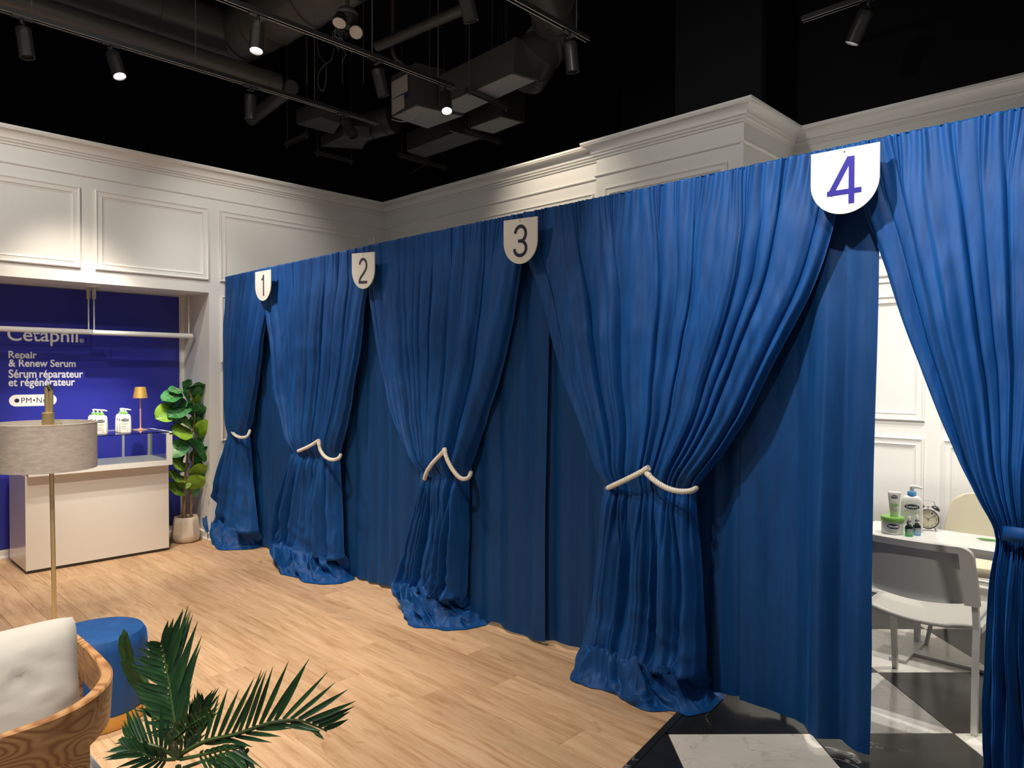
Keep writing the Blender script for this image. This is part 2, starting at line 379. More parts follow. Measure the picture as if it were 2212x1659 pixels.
# ------------------------------------------------------------------ floor: planks and tiles
fl = empty('floor', (0, 0, 0)); fl['kind'] = 'structure'
def clip(poly, n, c):
    """keep the side where p.n <= c"""
    out = []
    for i in range(len(poly)):
        a, b = poly[i], poly[(i+1) % len(poly)]; da = a[0]*n[0]+a[1]*n[1]-c; db = b[0]*n[0]+b[1]*n[1]-c
        if da <= 0: out.append(a)
        if da*db < 0: t = da/(da-db); out.append((a[0]+(b[0]-a[0])*t, a[1]+(b[1]-a[1])*t))
    return out
def area2(p): return abs(sum(p[i][0]*p[(i+1) % len(p)][1]-p[(i+1) % len(p)][0]*p[i][1] for i in range(len(p))))/2
def slab(name, poly, m, parent, ch=.0016, h=.01):
    cx = sum(p[0] for p in poly)/len(poly); cy = sum(p[1] for p in poly)/len(poly)
    if sum(poly[i][0]*poly[(i+1) % len(poly)][1]-poly[(i+1) % len(poly)][0]*poly[i][1] for i in range(len(poly))) < 0: poly = poly[::-1]
    n = len(poly); ins = []
    for i in range(n):
        p, q, r = Vector(poly[i-1]), Vector(poly[i]), Vector(poly[(i+1) % n])
        d1 = (q-p).normalized(); d2 = (r-q).normalized(); n1 = Vector((-d1.y, d1.x)); n2 = Vector((-d2.y, d2.x))
        mm = n1+n2; mm = mm/max(mm.dot(n1), .35); ins.append(q+mm*ch)
    vs = [(p[0]-cx, p[1]-cy, -h) for p in poly]+[(p[0]-cx, p[1]-cy, -ch) for p in poly]+[(p[0]-cx, p[1]-cy, 0) for p in ins]
    fs = [tuple(range(2*n, 3*n))]+[(k*n+i, k*n+(i+1) % n, (k+1)*n+(i+1) % n, (k+1)*n+i) for k in (0, 1) for i in range(n)]
    o = pyd(name, vs, fs, m, parent); o.location = (cx, cy, 0); return o
# wood / tile boundary: the line through (-1.651, 2.731) and (-1.59, 2.36), along it to both sides
BN = (.987, .16); BC = BN[0]*-1.651+BN[1]*2.731
PW, PLn = .1785, 1.437
offs = {0: -3.307, 1: -2.99, 2: -2.577, 3: -3.285, 4: -2.42, 5: -2.79}
r0 = 1.6305
for k in range(-16, 18):
    y0 = r0+PW*(k); 
    off = offs.get(k, -2.6+((k*.618) % 1)*PLn)
    n0 = math.floor((-6.9-off)/PLn); x = off+n0*PLn
    while x < -1.3:
        g = .0005
        p = [(x+g, y0+g), (x+PLn-g, y0+g), (x+PLn-g, y0+PW-g), (x+g, y0+PW-g)]
        p = [(max(a, NX if y0 < NY1 else XL), b) for a, b in p]
        p = clip(p, BN, BC) if y0 > 1.0 else [(min(a, -1.36 if y0 > -.5 else 2), b) for a, b in p]
        if len(p) > 2 and area2(p) > .002: slab('plank', p, OAK, fl)
        x += PLn
TV = Vector((-1.576, 2.556)); TA = Vector((.7071, .7071)); TB = Vector((.7071, -.7071)); TS = .6
for i in range(-3, 9):
    for j in range(-6, 7):
        g = .0012; q = [TV+TA*(i*TS+a)+TB*(j*TS+b) for a, b in ((g, g), (TS-g, g), (TS-g, TS-g), (g, TS-g))]
        p = [(v.x, v.y) for v in q]; p = clip(p, (-BN[0], -BN[1]), -(BC+.034)); p = clip(p, (0, 1), Y2+.05); p = clip(p, (1, 0), 2.6); p = clip(p, (0, -1), .6)
        if len(p) > 2 and area2(p) > .004 : slab('tile', p, MARBW if (i+j) % 2 == 0 else MARBD, fl, .001)
tx = lambda y: (BC-BN[1]*y)/BN[0]
slab('border_strip', [(tx(.6)+.001, .6), (tx(.6)+.032, .6), (tx(5.2)+.032, 5.2), (tx(5.2)+.001, 5.2)], MARBD, fl, .0008)
#@@CURTAINS
# ------------------------------------------------------------------ curtains
def yc(x): return 2.77+(x+6.27)*.0275
def oc(u, v):
    """point on the curtain plane seen at u, v"""
    d = ray(u, v); a, b = .0275, 2.77+6.27*.0275
    t = (b)/(d.y-a*d.x); return CP+d*t
def ztop(x): return float(np.interp(x, [-6.3, -4.7, -3.8, -1.8, -.4, .6], [2.352, 2.371, 2.383, 2.393, 2.408, 2.412]))
def smooth_path(pts, zs):
    """x at each height of a list of (u, v) silhouette points"""
    w = [oc(*p) for p in pts]; w.sort(key=lambda p: p.z)
    return np.interp(zs, [p.z for p in w], [p.x for p in w])
def blur(a, k):
    for _ in range(k): a = np.concatenate(([a[0]], (a[:-2]+2*a[1:-1]+a[2:])/4, [a[-1]]))
    return a
def fbm(x, y, z, o=3): 
    return noise.fractal(Vector((x, y, z)), .9, 2.0, o)
def foldset(rng, n, jitter=.45):
    """uneven fold positions, widths and depths across the cloth"""
    w = 1+jitter*rng.uniform(-1, 1, n); e = np.concatenate(([0], np.cumsum(w)))/w.sum()
    return e, rng.uniform(.55, 1.15, n)
def fold_at(e, d, s):
    k = np.clip(np.searchsorted(e, s, side='right')-1, 0, len(d)-1)
    t = (s-e[k])/(e[k+1]-e[k])
    f = .5-.5*np.cos(2*PI*t)                       # 0 at the valley, 1 on the ridge
    return np.power(f, .75)*d[k]
def drape(name, left, right, puddle, waist_z, seed, label, nf=11, ns=300, mat_=VELV, bulge=.05, cat='curtain', group=None, parent=None, amp=1.0, tuck=0):
    rng = np.random.RandomState(seed)
    zp = .15
    zrows = np.concatenate((np.linspace(0, .05, 6), np.linspace(.062, .25, 14), np.linspace(.27, 2.40-zp, 104)))
    xl0 = oc(*left[0]).x; xr0 = oc(*right[0]).x
    zs = np.array([2.40-q for q in zrows]); zs = zs[zs > zp-.001]
    XLf = blur(smooth_path(left, zs), 5); XRf = blur(smooth_path(right, zs), 5)
    s = np.linspace(0, 1, ns)
    e1, d1 = foldset(rng, nf, .65); e2, d2 = foldset(rng, nf*2+3, .6); e3, d3 = foldset(rng, nf*4+5, .6)
    d1 *= np.clip(np.diff(e1)*nf, .45, 1.5)**.6
    e4, d4 = foldset(rng, max(4, int(nf*.62)), .7); fD = fold_at(e4, d4*1.25, s)
    fA = fold_at(e1, d1, s); fB = fold_at(e2, d2, s); fC = fold_at(e3, d3, s)
    k = np.clip(np.searchsorted(e1, s, side='right')-1, 0, nf-1); w1 = np.diff(e1)[k]; t1 = (s-e1[k])/w1
    pinch = -np.sin(2*PI*t1)*w1*.17+.07*w1*np.sin(PI*t1)*rng.uniform(-1, 1, nf)[k]
    wd0 = XRf[0]-XLf[0]
    V = []; rows = 0
    for ang in (150, 120, 90, 60, 30):
        a = math.radians(ang)
        for i in range(ns):
            x = xl0+(xr0-xl0)*s[i]; zt = ztop(x); g = fC[i]
            jig = .006*fbm(x*26, 3, seed)+.004*fbm(x*70, 1, seed)
            r = .015+.007*g
            V.append((x, yc(x)+.014-r*math.cos(a), zt-.016+r*math.sin(a)+jig))
        rows += 1
    for j, z in enumerate(zs):
        q = (2.40-z); wdt = XRf[j]-XLf[j]; comp = min(1, max(.15, wdt/wd0))
        th = min(1, q/.3); th = th*th*(3-2*th)
        below = max(0, waist_z-z); dw = abs(z-waist_z)
        A = (.012+(.064)*min(1, q/.7))*amp
        A *= (.75+.55*(1-comp)**.6) if z > waist_z else (.95+.45*min(1, below/.4))
        lo = min(1, below/.35); lo = lo*lo*(3-2*lo)
        tight = math.exp(-(dw/.06)**2); m = 1-th
        sq = (1-comp)
        for i in range(ns):
            si = s[i]
            wob = .009*fbm(si*4, z*1.5, seed+5, 2)*min(1, q)
            sx = min(1, max(0, si+pinch[i]*(.35+.65*th)*(1-lo)*min(1, min(si, 1-si)/.04)))
            x = XLf[j]+wdt*sx
            zt = ztop(xl0+(xr0-xl0)*si)
            zz = z+(zt-2.40)*max(0, 1-q/1.2)
            f = A*((fA[i]*(1-lo*.9)+fD[i]*lo*1.0)*.85*(.25+.75*th)+fB[i]*(.16+.14*sq)*(1-.75*lo)) + (.011*m+.003*(1-lo))*fC[i]
            f *= (1-.40*tight)*(.5+.5*min(1, z/.4))
            b = bulge*math.sqrt(max(0, 1-(2*si-1)**2))*(math.exp(-(dw/.38)**2) if z > waist_z else math.exp(-(dw/.9)**2))
            edge = min(1, min(si, 1-si)/.02)
            slack = max(0, 1-z/.6)
            y = yc(x)-f*edge*.95-b-.012*fbm(x*5, z*2., seed+9, 3)*min(1, q*2)
            x += wob+.006*(fA[i]-.5)*m+.022*slack*fbm(si*3.1, z*3, seed+21, 2)
            y -= .085*max(0, 1-z/.5)**2*edge+.055*slack*(.3+fbm(x*4.5, z*3, seed+2, 2)+.6*max(0, 1-3*abs(fbm(x*4+z*3, z*3.5, seed+7, 2))))*edge
            if tuck: y += tuck*max(0, 1-si/.13)**.5*min(1, q/.5)*min(1, dw/.2+.2)
            V.append((x, y, zz))
        rows += 1
    hem = [on(u, v, 'z', 0) for u, v in puddle]
    L_ = [0]
    for a, b in zip(hem, hem[1:]): L_.append(L_[-1]+(b-a).length)
    hx = np.interp(s*L_[-1], L_, [p.x for p in hem]); hy = np.interp(s*L_[-1], L_, [p.y for p in hem])
    hx = blur(hx, 24); hy = blur(hy, 24)
    base = V[-ns:]; NP = 44; z00 = base[0][2]
    for r in range(1, NP+1):
        t = r/NP
        for i in range(ns):
            bx, by, bz = base[i]
            x = bx+(hx[i]-bx)*(t**1.5*.5+t*.5); y = by+(hy[i]-by)*(t**.95)
            z0 = bz*(1-t)**1.9
            c = math.sin(PI*t)**1.3; e = min(1, t/.22)*(1-t)**.75
            big = 1-2.6*abs(fbm(x*5.5+seed, y*6.5, 7.3, 2)); mid = 1-2.4*abs(fbm(x*13, y*13+seed, 2.5, 2))
            zz = z0+e*(.085*max(0, big)**1.5+.034*max(0, mid)**1.3)+.050*(.3*fA[i]+.8*fD[i])*min(1, t/.18)*(1-t)**.9
            lim = 1 if t < .8 else max(0, (1-t)/.2)
            zz = .004+max(0, zz-.004)*(.18+.82*lim)
            x += .030*c*fbm(x*6, y*6, seed+1.5, 2); y += .028*t*fbm(x*8, 2+seed, t*2, 2)-.03*c*(fD[i]-.4)
            V.append((x, y, max(.004, zz)))
        rows += 1
    F = [(r*ns+i, (r+1)*ns+i, (r+1)*ns+i+1, r*ns+i+1) for r in range(rows-1) for i in range(ns-1)]
    o = pyd(name, V, F, mat_, parent, True)
    if parent is None: tag(o, label, cat, group)
    return o
CL = {}
GF = 'tied-back front curtains'
CL['A'] = drape('curtain', [(488, 598), (487, 700), (490, 800), (496, 880), (500, 932), (497, 975), (491, 1040), (480, 1100), (470, 1135), (462, 1160)],
      [(588, 590), (581, 650), (574, 700), (567, 765), (559, 820), (549, 890), (541, 938), (543, 960), (546, 1030), (556, 1110), (563, 1160)],
      [(459, 1166), (462, 1183), (482, 1190), (505, 1189), (545, 1187), (575, 1179), (569, 1172)], oc(520, 940).z, 3,
      'leftmost tied-back blue velvet curtain beside the white wall, left of the first sign', 6, 150, bulge=.03)
CL['B'] = drape('curtain', [(570, 590), (577, 668), (592, 748), (606, 849), (628, 930), (644, 974), (643, 990), (635, 1048), (621, 1140), (610, 1190), (606, 1214)],
      [(800, 540), (797, 600), (793, 629), (784, 700), (774, 790), (763, 865), (750, 930), (735, 988), (739, 1060), (744, 1150), (749, 1222)],
      [(605, 1228), (606, 1243), (632, 1246), (655, 1258), (690, 1264), (735, 1262), (768, 1252), (762, 1238)], oc(690, 978).z, 11,
      'tied-back blue velvet curtain hanging between the leftmost and the second sign', 13, 300)
CL['C'] = drape('curtain', [(790, 545), (796, 629), (809, 705), (830.6, 813), (859.5, 904), (892, 975), (918, 1028), (919, 1045), (906, 1130), (890, 1200), (878, 1245), (872, 1290)],
      [(1135, 470), (1128, 570), (1110, 680), (1092, 770), (1069, 849), (1042, 940), (1017, 1020), (1015, 1045), (1014, 1160), (1011, 1240), (1008, 1310)],
      [(872, 1325), (880, 1350), (928, 1360), (965, 1364), (1005, 1362), (1050, 1352), (1074, 1332), (1040, 1322)], oc(965, 1022).z, 21,
      'tied-back blue velvet curtain in the middle, its puddle spread over planks', 12, 340)
CL['D'] = drape('curtain', [(1128, 470), (1140, 559), (1172, 653), (1198, 747), (1226.6, 834), (1259, 906), (1288, 985), (1312, 1050), (1311, 1070), (1302, 1128), (1287, 1254), (1276, 1390), (1270, 1410)],
      [(1835, 320), (1806, 472), (1776, 575), (1745, 650), (1702, 735), (1654, 825), (1613, 905), (1560, 982), (1504, 1050), (1505, 1075), (1516, 1191), (1522, 1339), (1524, 1420)],
      [(1240, 1435), (1231, 1470), (1262, 1482), (1292, 1489), (1330, 1503), (1366, 1526), (1404, 1540), (1445, 1538), (1488, 1548), (1535, 1538), (1566, 1508), (1545, 1478)], oc(1405, 1052).z, 31,
      'biggest tied-back blue velvet curtain, spilling onto the black tile edge', 11, 420)
CL['E'] = drape('curtain', [(1822, 318), (1850, 430), (1886, 523), (1912, 600), (1962, 747), (2017, 882), (2068, 1000), (2106, 1067), (2150, 1130), (2157, 1160), (2150, 1195), (2138.5, 1246), (2131, 1400), (2128, 1600)],
      [(2212+900, 50), (2212+640, 420), (2212+420, 800), (2212+120, 1130), (2212+60, 1170), (2212+70, 1240), (2212+80, 1400), (2212+110, 1640)],
      [(2120, 1690), (2115, 1760), (2200, 1860), (2330, 1900), (2420, 1840), (2430, 1760)], oc(2190, 1155).z, 41,
      'rightmost blue velvet curtain right of the open booth, tied with a blue fabric band', 10, 380, tuck=.05)
# straight back curtains that close the booths
def back(x0, x1, seed, label, nf, ymid=.07, hem=.022, prof=None, top=2.34, amp=.02, skew=.0):
    rng = np.random.RandomState(seed); ns = int(max(60, (x1-x0)*150)); s = np.linspace(0, 1, ns)
    e, d = foldset(rng, nf, .5); f = fold_at(e, d, s)
    f = .6*f+.4*blur(f, 10)
    zs = np.concatenate((np.linspace(top, 2.1, 14), np.linspace(2.07, .3, 70), np.linspace(.28, hem, 14))); V = []
    for z in zs:
        k = .25+.75*min(1, (top-z)/.9)
        for i in range(ns):
            x = x0+(x1-x0)*s[i]+.012*fbm(s[i]*6, z*.8, seed, 2)*min(1, (top-z))
            if prof is not None: o = np.interp(s[i], prof[0], prof[1])*min(1, (top-z)/1.6)
            else: o = 0
            y = yc(x)+ymid-amp*f[i]*k*1.3-o-.007*fbm(x*5, z*1.5, seed+3, 3)
            zz = z+(.010*math.sin(s[i]*9+seed)*(1 if z < .3 else 0)*(1-(z-hem)/.28) if z < .3 else 0)
            V.append((x, y, zz))
    R = len(zs); F = [(r*ns+i, (r+1)*ns+i, (r+1)*ns+i+1, r*ns+i+1) for r in range(R-1) for i in range(ns-1)]
    o = pyd('back_curtain', V, F, VELB, None, True); return tag(o, label, 'curtain')
def X(u, v=1100): return oc(u, v).x
back(-6.2, X(640)+.02, 1, 'straight blue back curtain closing the farthest booth, beside the leftmost tied curtain', 11)
back(X(735)-.28, X(905, 900)+.25, 2, 'straight blue back curtain closing the second booth from the left', 11, .075)
back(-3.30, X(1166, 1200)+.02, 4, 'left of the two straight panels under the navy 3 sign', 4, .055, prof=((0, .7, 1), (0, .0, .03)))
back(X(1163, 1200)-.06, X(1330, 1200)+.15, 5, 'right of the two straight panels under the navy 3, darker', 5, .085)
back(X(1440, 1200), X(1582, 1200)+.03, 6, 'narrow straight back curtain behind the puddled curtain, left of the widest one', 3, .12, hem=.03)
p4 = ((0, .2, .42, .52, .60, .68, .8, .92, 1), (-.01, -.05, -.045, .0, .06, .085, .03, .05, .045))
back(X(1580, 1200), X(1878, 1200), 8, 'wide straight blue velvet curtain half closing the open booth', 4, .075, hem=.024, prof=p4, amp=.012)
# rod and uprights that carry the cloth
rod = empty('curtain_rod', (-3, yc(-3)+.014, 2.36), 'black pipe rail hidden in the tops of the blue curtains', 'rail')
def rodp(x): return Vector((x, yc(x)+.014, ztop(x)-.019))-rod.location
tubeo('pipe', [rodp(x) for x in np.linspace(-6.27, .6, 24)], .012, BMET, rod)
for x in (-4.15, -2.69, -1.32, .55):
    tubeo('upright', [Vector((x, yc(x)+.19, 0.012))-rod.location, Vector((x, yc(x)+.19, 2.33))-rod.location, Vector((x, yc(x)+.10, 2.355))-rod.location, rodp(x)], .014, BMET, rod)
# twisted rope tie-backs
def rope(pts, label, r=.0125, turns_per_m=28):
    w = [Vector(p) for p in pts]; P = []
    for i in range(len(w)-1):                       # Catmull-Rom
        a, b, c, d = w[max(i-1, 0)], w[i], w[i+1], w[min(i+2, len(w)-1)]
        for k in range(14):
            t = k/14; P.append(.5*((2*b)+(c-a)*t+(2*a-5*b+4*c-d)*t*t+(3*b-a-3*c+d)*t**3))
    P.append(w[-1]); Ls = [0]
    for a, b in zip(P, P[1:]): Ls.append(Ls[-1]+(b-a).length)
    n = int(Ls[-1]/.0045); Q = [Vector([np.interp(Ls[-1]*k/n, Ls, [p[c] for p in P]) for c in range(3)]) for k in range(n+1)]
    root = empty('rope_tieback', Q[0], label, 'tieback'); o0 = Q[0].copy(); px = None; fr = []
    for i in range(n+1):
        d = (Q[min(i+1, n)]-Q[max(i-1, 0)]).normalized()
        if px is None: px, _ = frame_from(d)
        px = (px-d*px.dot(d)).normalized(); fr.append((px.copy(), d.cross(px)))
    for s in range(3):
        pts = []
        for i in range(n+1):
            a = 2*PI*(s/3+turns_per_m*Ls[-1]*i/n); pts.append(Q[i]-o0+fr[i][0]*math.cos(a)*r*.52+fr[i][1]*math.sin(a)*r*.52)
        tubeo('strand', pts, r*.56, ROPE, root, 7)
    for q, d in ((Q[0], Q[1]-Q[0]), (Q[-1], Q[-2]-Q[-1])):
        d.normalize(); tubeo('end_cap', [q-o0-d*.004, q-o0+d*.022], r*1.12, ROPE, root, 12)
    return root
def rp(u, v, off):
    p = oc(u, v); d = (p-CP); return CP+d*(1-off/abs(d.y)) 
rope([rp(499, 925, -.03), rp(500, 930, .03), rp(508, 940, .085), rp(522, 945, .09), rp(534, 942, .08), rp(539.5, 932, .03), rp(539, 929, -.02)], 'rope sling around the leftmost curtain, near the white wall')
rope([rp(644, 978, -.05), rp(643.5, 975, .03), rp(650, 972, .10), rp(668, 964, .125), rp(688, 952, .13)], 'short straight rope on the left of the second tied curtain')
rope([rp(689, 955, .135), rp(692, 972, .135), rp(703, 987, .13), rp(718, 993, .12), rp(731, 990, .09), rp(735.5, 984, .03), rp(735, 981, -.04)], 'drooping rope on the right of the second tied curtain')
rope([rp(918, 1050, -.05), rp(917, 1043, .04), rp(921, 1022, .11), rp(935, 1000, .135), rp(957, 977, .14)], 'curved left rope of the middle tied curtain')
rope([rp(960, 970, .14), rp(965, 990, .15), rp(978, 1015, .145), rp(995, 1033, .13), rp(1010, 1033, .10), rp(1016.5, 1024, .04), rp(1016, 1018, -.04)], 'curved right rope of the middle tied curtain')
rope([rp(1314, 1052, -.05), rp(1312, 1055, .04), rp(1322, 1050, .11), rp(1350, 1037, .135), rp(1380, 1022, .14), rp(1400, 1011, .14)], 'straight left rope with a capped end on the biggest curtain')
rope([rp(1398, 1023, .14), rp(1415, 1039, .15), rp(1440, 1054, .145), rp(1465, 1061, .13), rp(1490, 1061, .10), rp(1503, 1055, .04), rp(1502, 1050, -.04)], 'sagging right rope on the biggest curtain')
# blue band of the rightmost curtain
def band(pts, h):
    V = []; F = []
    for i, p in enumerate(pts):
        V += [p+Vector((0, -.001, h/2)), p+Vector((0, -.006, 0)), p+Vector((0, 0, -h/2))]
    n = len(pts)
    for i in range(n-1):
        for k in range(2): a = 3*i+k; F.append((a, a+1, a+4, a+3))
    o = pyd('fabric_tieback', V, F, VELV, None, True); md = o.modifiers.new('t', 'SOLIDIFY'); md.thickness = .004; return o
tag(band([rp(2160, 1150, -.06), rp(2156, 1150, .03), rp(2166, 1152, .10), rp(2195, 1155, .135), rp(2230, 1160, .13), rp(2270, 1168, .10), rp(2300, 1172, .05), rp(2304, 1172, -.05)], .05),
    'blue fabric band tied around the rightmost curtain', 'tieback')
# number signs
def shield(w, h, r):
    p = [(-w/2, 0), (w/2, 0)]; zc = -(h-w/2)
    p += [(w/2*math.cos(a), zc-w/2*math.sin(a)) for a in np.linspace(0, PI, 40)][0:]
    return p
def ribbon(pts, w):
    P = [Vector(p) for p in pts]; V = []; n = len(P)
    for i, p in enumerate(P):
        d = []
        if i > 0: d.append((P[i]-P[i-1]).normalized())
        if i < n-1: d.append((P[i+1]-P[i]).normalized())
        ns = [Vector((-q.y, q.x)) for q in d]; m = ns[0] if len(ns) == 1 else (ns[0]+ns[1])/max(.4, (ns[0]+ns[1]).dot(ns[0]))
        V += [p+m*w/2, p-m*w/2]
    return V, [(2*i, 2*i+1, 2*i+3, 2*i+2) for i in range(n-1)]
def arc(cx, cy, rx, ry, a0, a1, n=16): return [(cx+rx*math.cos(math.radians(a0+(a1-a0)*i/n)), cy+ry*math.sin(math.radians(a0+(a1-a0)*i/n))) for i in range(n+1)]
def numeral_me(d):
    """digit in a box 0..W x 0..1"""
    if d == '1': st = [([(.20, 0), (.20, 1)], .11), ([(.0, .775), (.075, .79), (.135, .84), (.165, .9), (.18, .98)], .085)]; W = .26
    if d == '2': st = [(arc(.29, .70, .225, .245, 172, -18)+[(.47, .55), (.33, .40), (.14, .24), (.065, .14), (.055, .055)], .105), ([(.0, .052), (.56, .052)], .105)]; W = .56
    if d == '3': st = [(arc(.29, .72, .22, .23, 175, -90), .105), (arc(.28, .275, .245, .225, 90, -178), .105), ([(.19, .497), (.30, .497)], .10)]; W = .55
    if d == '4': st = [([(.50, 0), (.50, 1)], .115), ([(.0, .262), (.70, .262)], .11), ([(.055, .215), (.47, .985)], .118)]; W = .70
    V = []; F = []
    for k, (p, w) in enumerate(st):
        v, f = ribbon(p, w); o = len(V); V += [(q.x, q.y, -k*.0002) for q in v]; F += [tuple(i+o for i in g) for g in f]
    me = bpy.data.meshes.new('numeral'); me.from_pydata(V, [], F); me.update(); return me, W
def sign(tl, tr, bot, digit, label, wr, hr, nm):
    # board plane parallel to the curtains, .06 m in front of them
    w = [CP+(oc(*q)-CP)*(1-.075/abs(oc(*q).y)) for q in (tl, tr, bot)]
    wd = (w[1]-w[0]).length; h = (w[0].z+w[1].z)/2-w[2].z; c = (w[0]+w[1])/2
    root = empty('number_sign', c, label, 'sign', 'numbered booth signs'); ux = Vector((1, .0275, 0)).normalized()
    tilt = math.atan2(w[1].z-w[0].z, wd); ux = (ux+Vector((0, 0, math.tan(tilt)))).normalized(); uz = Vector((0, 0, 1)); 
    M = Matrix((ux, Vector((0, 1, 0)), uz)).transposed().to_4x4()
    bm = bmesh.new(); prism(bm, shield(wd, h, 0), .006, M); bmo('board', bm, SIGNW, root)
    nh = h*hr; me, W_ = numeral_me(digit); me.transform(Matrix.Scale(nh, 4)); nw = nh*W_
    Mt = Matrix((ux, uz, Vector((0, -1, 0)))).transposed().to_4x4()
    me.transform(Matrix.Translation(ux*(-nw/2)+Vector((0, -.0012, -h*.135-nh))) @ Mt); link('numeral', me, nm, root)
    bm = bmesh.new(); tube(bm, [Vector((0, -.003, -.012)), Vector((0, .02, -.012))], .003, 8); bmo('hook', bm, GMET, root)
    bm = bmesh.new(); tube(bm, [Vector((0, .005, -.012)), Vector((0, .055, .0)), Vector((0, .075, .03))], .0025, 6); bmo('hanger_wire', bm, GMET, root)
sign((551, 588), (585, 582), (565, 650), '1', 'shield-shaped sign with a thin dark numeral one, smallest and leftmost', .26, .70, NAVY)
sign((760, 548), (809, 544), (783, 624), '2', 'shield-shaped sign with a dark numeral two, over the second tied curtain', .50, .72, NAVY)
sign((1088, 477), (1161, 467), (1114, 571), '3', 'cream shield-shaped sign with a navy numeral three, above the middle curtains', .50, .72, NAVY)
sign((1752, 334), (1901, 306), (1812, 463), '4', 'big white shield with a violet-blue numeral four above the open booth', .53, .72, NAVY4)
# ------------------------------------------------------------------ niche: printed panel, bars, counter, case
PX = NX+.012
gp = empty('graphic_panel', (PX, 1.2, .0), 'ultramarine blue advertising panel with white serum lettering in the niche', 'panel')
def lp(x, y, z): return Vector((x, y, z))-Vector((PX, 1.2, 0))
boxo('board', (-.010, .006, -3.2, 1.368, .082, 2.192), BPANEL, gp, .0015)
MW = lambda y, z: axes(lp(PX+.0068, y, z), (0, 1, 0), (0, 0, 1))
def line(s, v, u0, u1, off=0, h=None, dy=0, name='lettering', spacing=1, m=PRINTW):
    a = on(u0, v, 'x', PX); b = on(u1, v, 'x', PX); z = a.z
    me = text_me(s, b.y-a.y, h, 0, off, spacing); 
    co = [vv.co.y for vv in me.vertices]
    me.transform(MW(a.y, z+dy)); return link(name, me, m, gp)
line('Cetaphil', 745.5, 15.5, 168, .010, .150, 0)
line('R', 738.6, 173.6, 178.6, .0, .017)
rc_ = on(176, 736, 'x', PX); 
pyd('trademark_ring', [lp(PX+.0068, rc_.y+q_*math.cos(t), rc_.z+q_*math.sin(t)) for t in np.linspace(0, 2*PI, 25)[:-1] for q_ in (.0165, .0135)], [(2*i, 2*i+1, (2*i+3) % 48, (2*i+2) % 48) for i in range(24)], PRINTW, gp)
line('Repair', 778.5, 18, 79.5, .022, .076)
line('& Renew Serum', 792.3, 18, 163, .022, .062)
line('S\u00e9rum', 816.6, 18, 78.6, .022, .069)
line('r\u00e9parateur', 821.5, 84.9, 179, .022, .083)
line('et r\u00e9g\u00e9n\u00e9rateur', 840, 18, 161.5, .022, .083)
a, b = on(19, 864, 'x', PX), on(122, 864, 'x', PX); r = .047; zc = (a.z+b.z)/2-.002
pl = [(a.y+r-r*math.sin(t), zc+r*math.cos(t)) for t in np.linspace(0, PI, 24)]+[(b.y-r+r*math.sin(t), zc-r*math.cos(t)) for t in np.linspace(0, PI, 24)]
pyd('pill', [lp(PX+.0068, y, z) for y, z in pl], [tuple(range(len(pl)))[::-1]], PRINTW, gp)
dc = on(36, 864, 'x', PX)
pyd('dot', [lp(PX+.0076, dc.y+.017*math.cos(t), zc+.017*math.sin(t)) for t in np.linspace(0, 2*PI, 25)[:-1]], [tuple(range(24))], NAVY, gp)
me = text_me('PM\u2022Nuit', b.y-a.y-.115, .045, 0, .0, 1.1); me.transform(axes(lp(PX+.0076, a.y+.083, zc-.0225), (0, 1, 0), (0, 0, 1))); link('lettering', me, NAVY, gp)
# two hanging white bars
def hangbar(u0, u1, v0, v1, rods, label, xb):
    a, b = on(u0, v0, 'x', xb), on(u1, v1, 'x', xb); z = (a.z+b.z)/2
    root = empty('hanging_bar', (xb, (a.y+b.y)/2, z), label, 'bar', 'white bars hung in the niche'); o = root.location
    tubeo('tube', [Vector((xb, a.y, z))-o, Vector((xb, b.y, z))-o], .022, TRIMW, root, 18)
    for u in rods:
        y = on(u, (v0+v1)/2, 'x', xb).y
        tubeo('rod', [Vector((xb, y, z+.012))-o, Vector((xb, y, NZ-.005))-o], .005, TRIMW, root, 8)
        tubeo('ceiling_cup', [Vector((xb, y, NZ-.10))-o, Vector((xb, y, NZ-.001))-o], .016, GMETL, root, 14)
GMETL = mat('satin_nickel', (.62, .58, .52), .4, .6)
hangbar(-190, 199, 704, 716.5, (-170, 191.5), 'white round bar on thin rods, left one, in front of the printed brand name', -6.62)
hangbar(199.5, 415, 718, 726, (203.5, 408), 'white round bar on thin rods, right one, reaching the niche side', -6.58)
dl = latheo('ceiling_downlight', [(0, -.004), (.045, -.004), (.052, -.010), (.056, -.002), (.056, 0)], (-6.45, on(208, 614, 'z', NZ).y, NZ-.001), TRIMW); tag(dl, 'small white round downlight in the niche ceiling', 'light')
# counter
CX0, CX1, CY0, CY1 = -6.74, -6.205, 1.226, 2.238
ct = empty('display_counter', ((CX0+CX1)/2, (CY0+CY1)/2, 0), 'glossy white box counter on a black recessed plinth in front of the niche', 'counter')
o = ct.location
boxo('plinth', (CX0+.012-o.x, CX1-.012-o.x, CY0+.012-o.y, CY1-.012-o.y, 0.001, .024), BMET, ct)
boxo('body', (CX0-o.x, CX1-o.x, CY0-o.y, CY1-o.y, .024, .726), GLOSSW, ct, .003)
